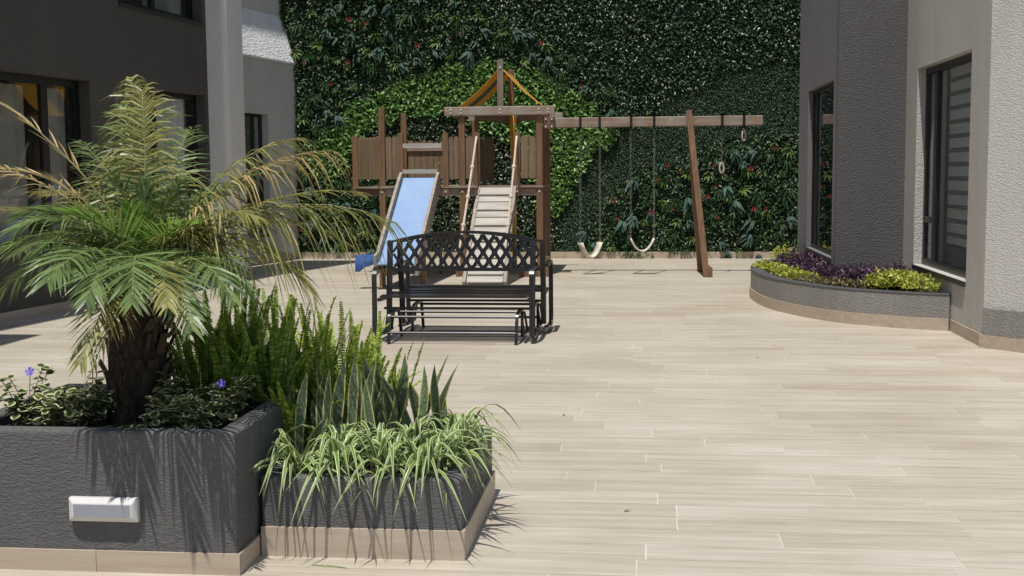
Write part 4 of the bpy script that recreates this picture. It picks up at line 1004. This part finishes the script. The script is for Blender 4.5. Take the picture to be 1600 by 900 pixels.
# ------------------------------------------------------------------ spider plants
sprof = lambda t: (.55+.45*t/.35) if t < .35 else max(.03, 1-((t-.35)/.65)**1.5)
def arch(parent, c, a, reach, up, W, seed):
    rd = random.Random(seed); d = V(math.cos(a), math.sin(a), 0); mb = MB(); n = 8; vs = []; uv = []; fs = []; side = V(-d.y, d.x, 0); tw_ = rd.uniform(-.6,.6)
    p1 = c+d*reach*.35+V(0,0,up*1.5); p2 = c+d*reach+V(rd.gauss(0,.02), rd.gauss(0,.02), up*rd.uniform(.1,.7)-reach*.4*rd.uniform(.1,1.3))
    for k in range(n+1):
        t = k/n; p = bez(c, p1, p2, t); T = (bez(c,p1,p2,min(1,t+.03))-bez(c,p1,p2,max(0,t-.03))).normalized()
        s = (Matrix.Rotation(tw_*t, 3, T) @ side).normalized(); nn = s.cross(T); w = W*sprof(t)/2
        for u in (-1,-.45,0,.45,1): vs.append(p+s*w*u+nn*(-abs(u)*w*.35 if nn.z < 0 else abs(u)*w*.35)); uv.append((abs(u), t))
    for k in range(n):
        for j in range(4): fs.append((5*k+j,5*k+j+1,5*k+6+j,5*k+5+j))
    return mb.add(vs, fs, uv).build('leaf', M['spider'], parent, True)
SPD = [(-1.38,4.66,'front left corner, drooping beside the tall planter'), (-1.20,4.68,'front edge, second from the left'), (-1.02,4.68,'front edge, middle'), (-.86,4.70,'front edge, right of middle'), (-.80,4.86,'front right corner'), (-.79,5.06,'right edge, half way back'), (-.80,5.26,'right edge, farthest back'), (-.97,4.92,'second row, in front of the snake plants'), (-1.25,4.90,'second row, left side')]
sd_ = 100
for (x, y, lab) in SPD:
    t = thing('spider_plant', 'striped spider plant in the low planter, '+lab, 'spider plant', (x, y, .27)); rd = random.Random(sd_)
    for k in range(40):
        sd_ += 1; a = k*2.4+rd.uniform(-.3,.3); arch(t, V(x+rd.uniform(-.04,.04), y+rd.uniform(-.04,.04), .27), a, rd.uniform(.10,.33), rd.uniform(.10,.26), rd.uniform(.015,.026), sd_)

# ------------------------------------------------------------------ variegated periwinkle round the palm
lm = MB(); vs = [(0,0,0)]; uv = [(0,.5)]
out = [(0,0),(.30,.22),(.42,.5),(.30,.8),(0,1),(-.30,.8),(-.42,.5),(-.30,.22)]
lm.add([(0,.02,0),(0,.5,-.03),(0,.9,-.06)]+[(x*1.0, y, .10*abs(x)-.06*y*y) for x,y in out],
       [(0,4,5,1),(1,5,6,2),(2,6,7),(0,3,4),(2,7,8),(1,2,8,9),(0,1,9,10),(0,10,3)], [(0,0),(0,.5),(.5,.9)]+[(1,y) for x,y in out])
o = lm.build('leaf', M['vinca'], None, True); vinca_me = o.data; bpy.data.objects.remove(o)
fm = MB()
for i in range(5):
    a = i*1.2566; d = V(math.cos(a), math.sin(a), .25); s = V(-math.sin(a), math.cos(a), 0)
    fm.add([V(0,0,0), d*.014+s*.010, d*.024+s*.007, d*.024-s*.009, d*.013-s*.006], [(0,1,2,3,4)])
o = fm.build('flower', M['violet']); vf_me = o.data; bpy.data.objects.remove(o)
def vinca(label, x, y, n_st, h, spread, seed, flowers=()):
    t = thing('periwinkle', label, 'flowering plant', (x, y, .48)); rd = random.Random(seed)
    for i in range(n_st):
        a = rd.uniform(0,6.28); q_ = rd.uniform(.1,1)*spread; hh = h*rd.uniform(.4,1.05); p0 = V(x+rd.uniform(-.03,.03), y+rd.uniform(-.03,.03), .47); p2 = p0+V(math.cos(a)*q_, math.sin(a)*q_, hh); p1 = p0.lerp(p2,.5)+V(0,0,hh*.25)
        MB().tube([bez(p0,p1,p2,k/4) for k in range(5)], .0018, 4).build('stem', M['stem'], t)
        for k in range(7):
            tt = .3+.7*k/6; p = bez(p0,p1,p2,tt)-t.location; an = a+k*1.571+rd.uniform(-.4,.4)
            for sgn in (0, math.pi):
                Mx = Matrix.Translation(p) @ Matrix.Rotation(an+sgn, 4, 'Z') @ Matrix.Rotation(rd.uniform(-.5,.55), 4, 'X') @ Matrix.Rotation(rd.uniform(-.4,.4), 4, 'Y') @ Matrix.Scale(rd.uniform(.034,.054), 4)
                inst('leaf', vinca_me, t, Mx)
    for (px, py, Yv) in flowers:
        p = at(px, py, Yv); inst('flower', vf_me, t, Matrix.Translation(p-t.location) @ Matrix.Rotation(1.0, 4, 'X') @ Matrix.Rotation(.5, 4, 'Z') @ Matrix.Scale(.8, 4))
        MB().tube([p, V(p.x*.7+x*.3, p.y, p.z-.06), V(x, y, .5)], .0016, 4).build('flower_stalk', M['stem'], t)
vinca('cream edged periwinkle with a violet flower at the left end of tall planter', -2.46, 4.60, 13, .27, .12, 1, [(47,581,4.60)])
vinca('cream edged periwinkle bush left of the palm trunk', -2.31, 4.52, 12, .18, .12, 2)
vinca('cream edged periwinkle close to the left of the palm trunk', -2.22, 4.66, 10, .22, .11, 3)
vinca('cream edged periwinkle right of the palm trunk at the planter front', -1.88, 4.50, 12, .17, .13, 4)
vinca('cream edged periwinkle with a violet flower between palm and planter corner', -1.72, 4.54, 12, .20, .12, 5, [(346,600,4.55)])
vinca('cream edged periwinkle below the ferns in the tall planter', -1.70, 4.80, 12, .22, .13, 6)
vinca('cream edged periwinkle close to the right of the palm trunk', -1.93, 4.75, 11, .20, .12, 7)

for (px, py, an, sz, lab) in ((975,800,.4,.035,'small dry leaf on the floor left of the pale joints, near the front'), (880,650,1.3,.03,'tiny brown leaf on the open floor behind the low planter'), (1185,560,2.2,.03,'tiny curled leaf on the open floor in front of the curved planter')):
    d = _f+_r*((px-800)/FPX)+_u*((450-py)/FPX); p = EYE+d*(-1.5/d.z); dv = V(math.cos(an), math.sin(an), 0)*sz
    lf = blade(None, 'dry_leaf', (p.x, p.y, .004), (p.x+dv.x, p.y+dv.y, .007), (-dv.y, dv.x, 0), sz*.35, 'leafbase', (0,0,.004), sprof, 5, .3); tag(lf, lab, 'leaf')
# fallen leaf on the floor in front of the planters
p = at(520, 888, 4.46); p.z = .004
fl = blade(None, 'fallen_leaf', at(488,889,4.45), at(550,894,4.42), (0,1,0), .014, 'spider', (0,.012,.012), sprof, 8, .2)
for v in fl.data.vertices: v.co.z = max(.003, v.co.z*.15+.003)
tag(fl, 'fallen striped leaf lying on the floor in front of the low planter', 'leaf')
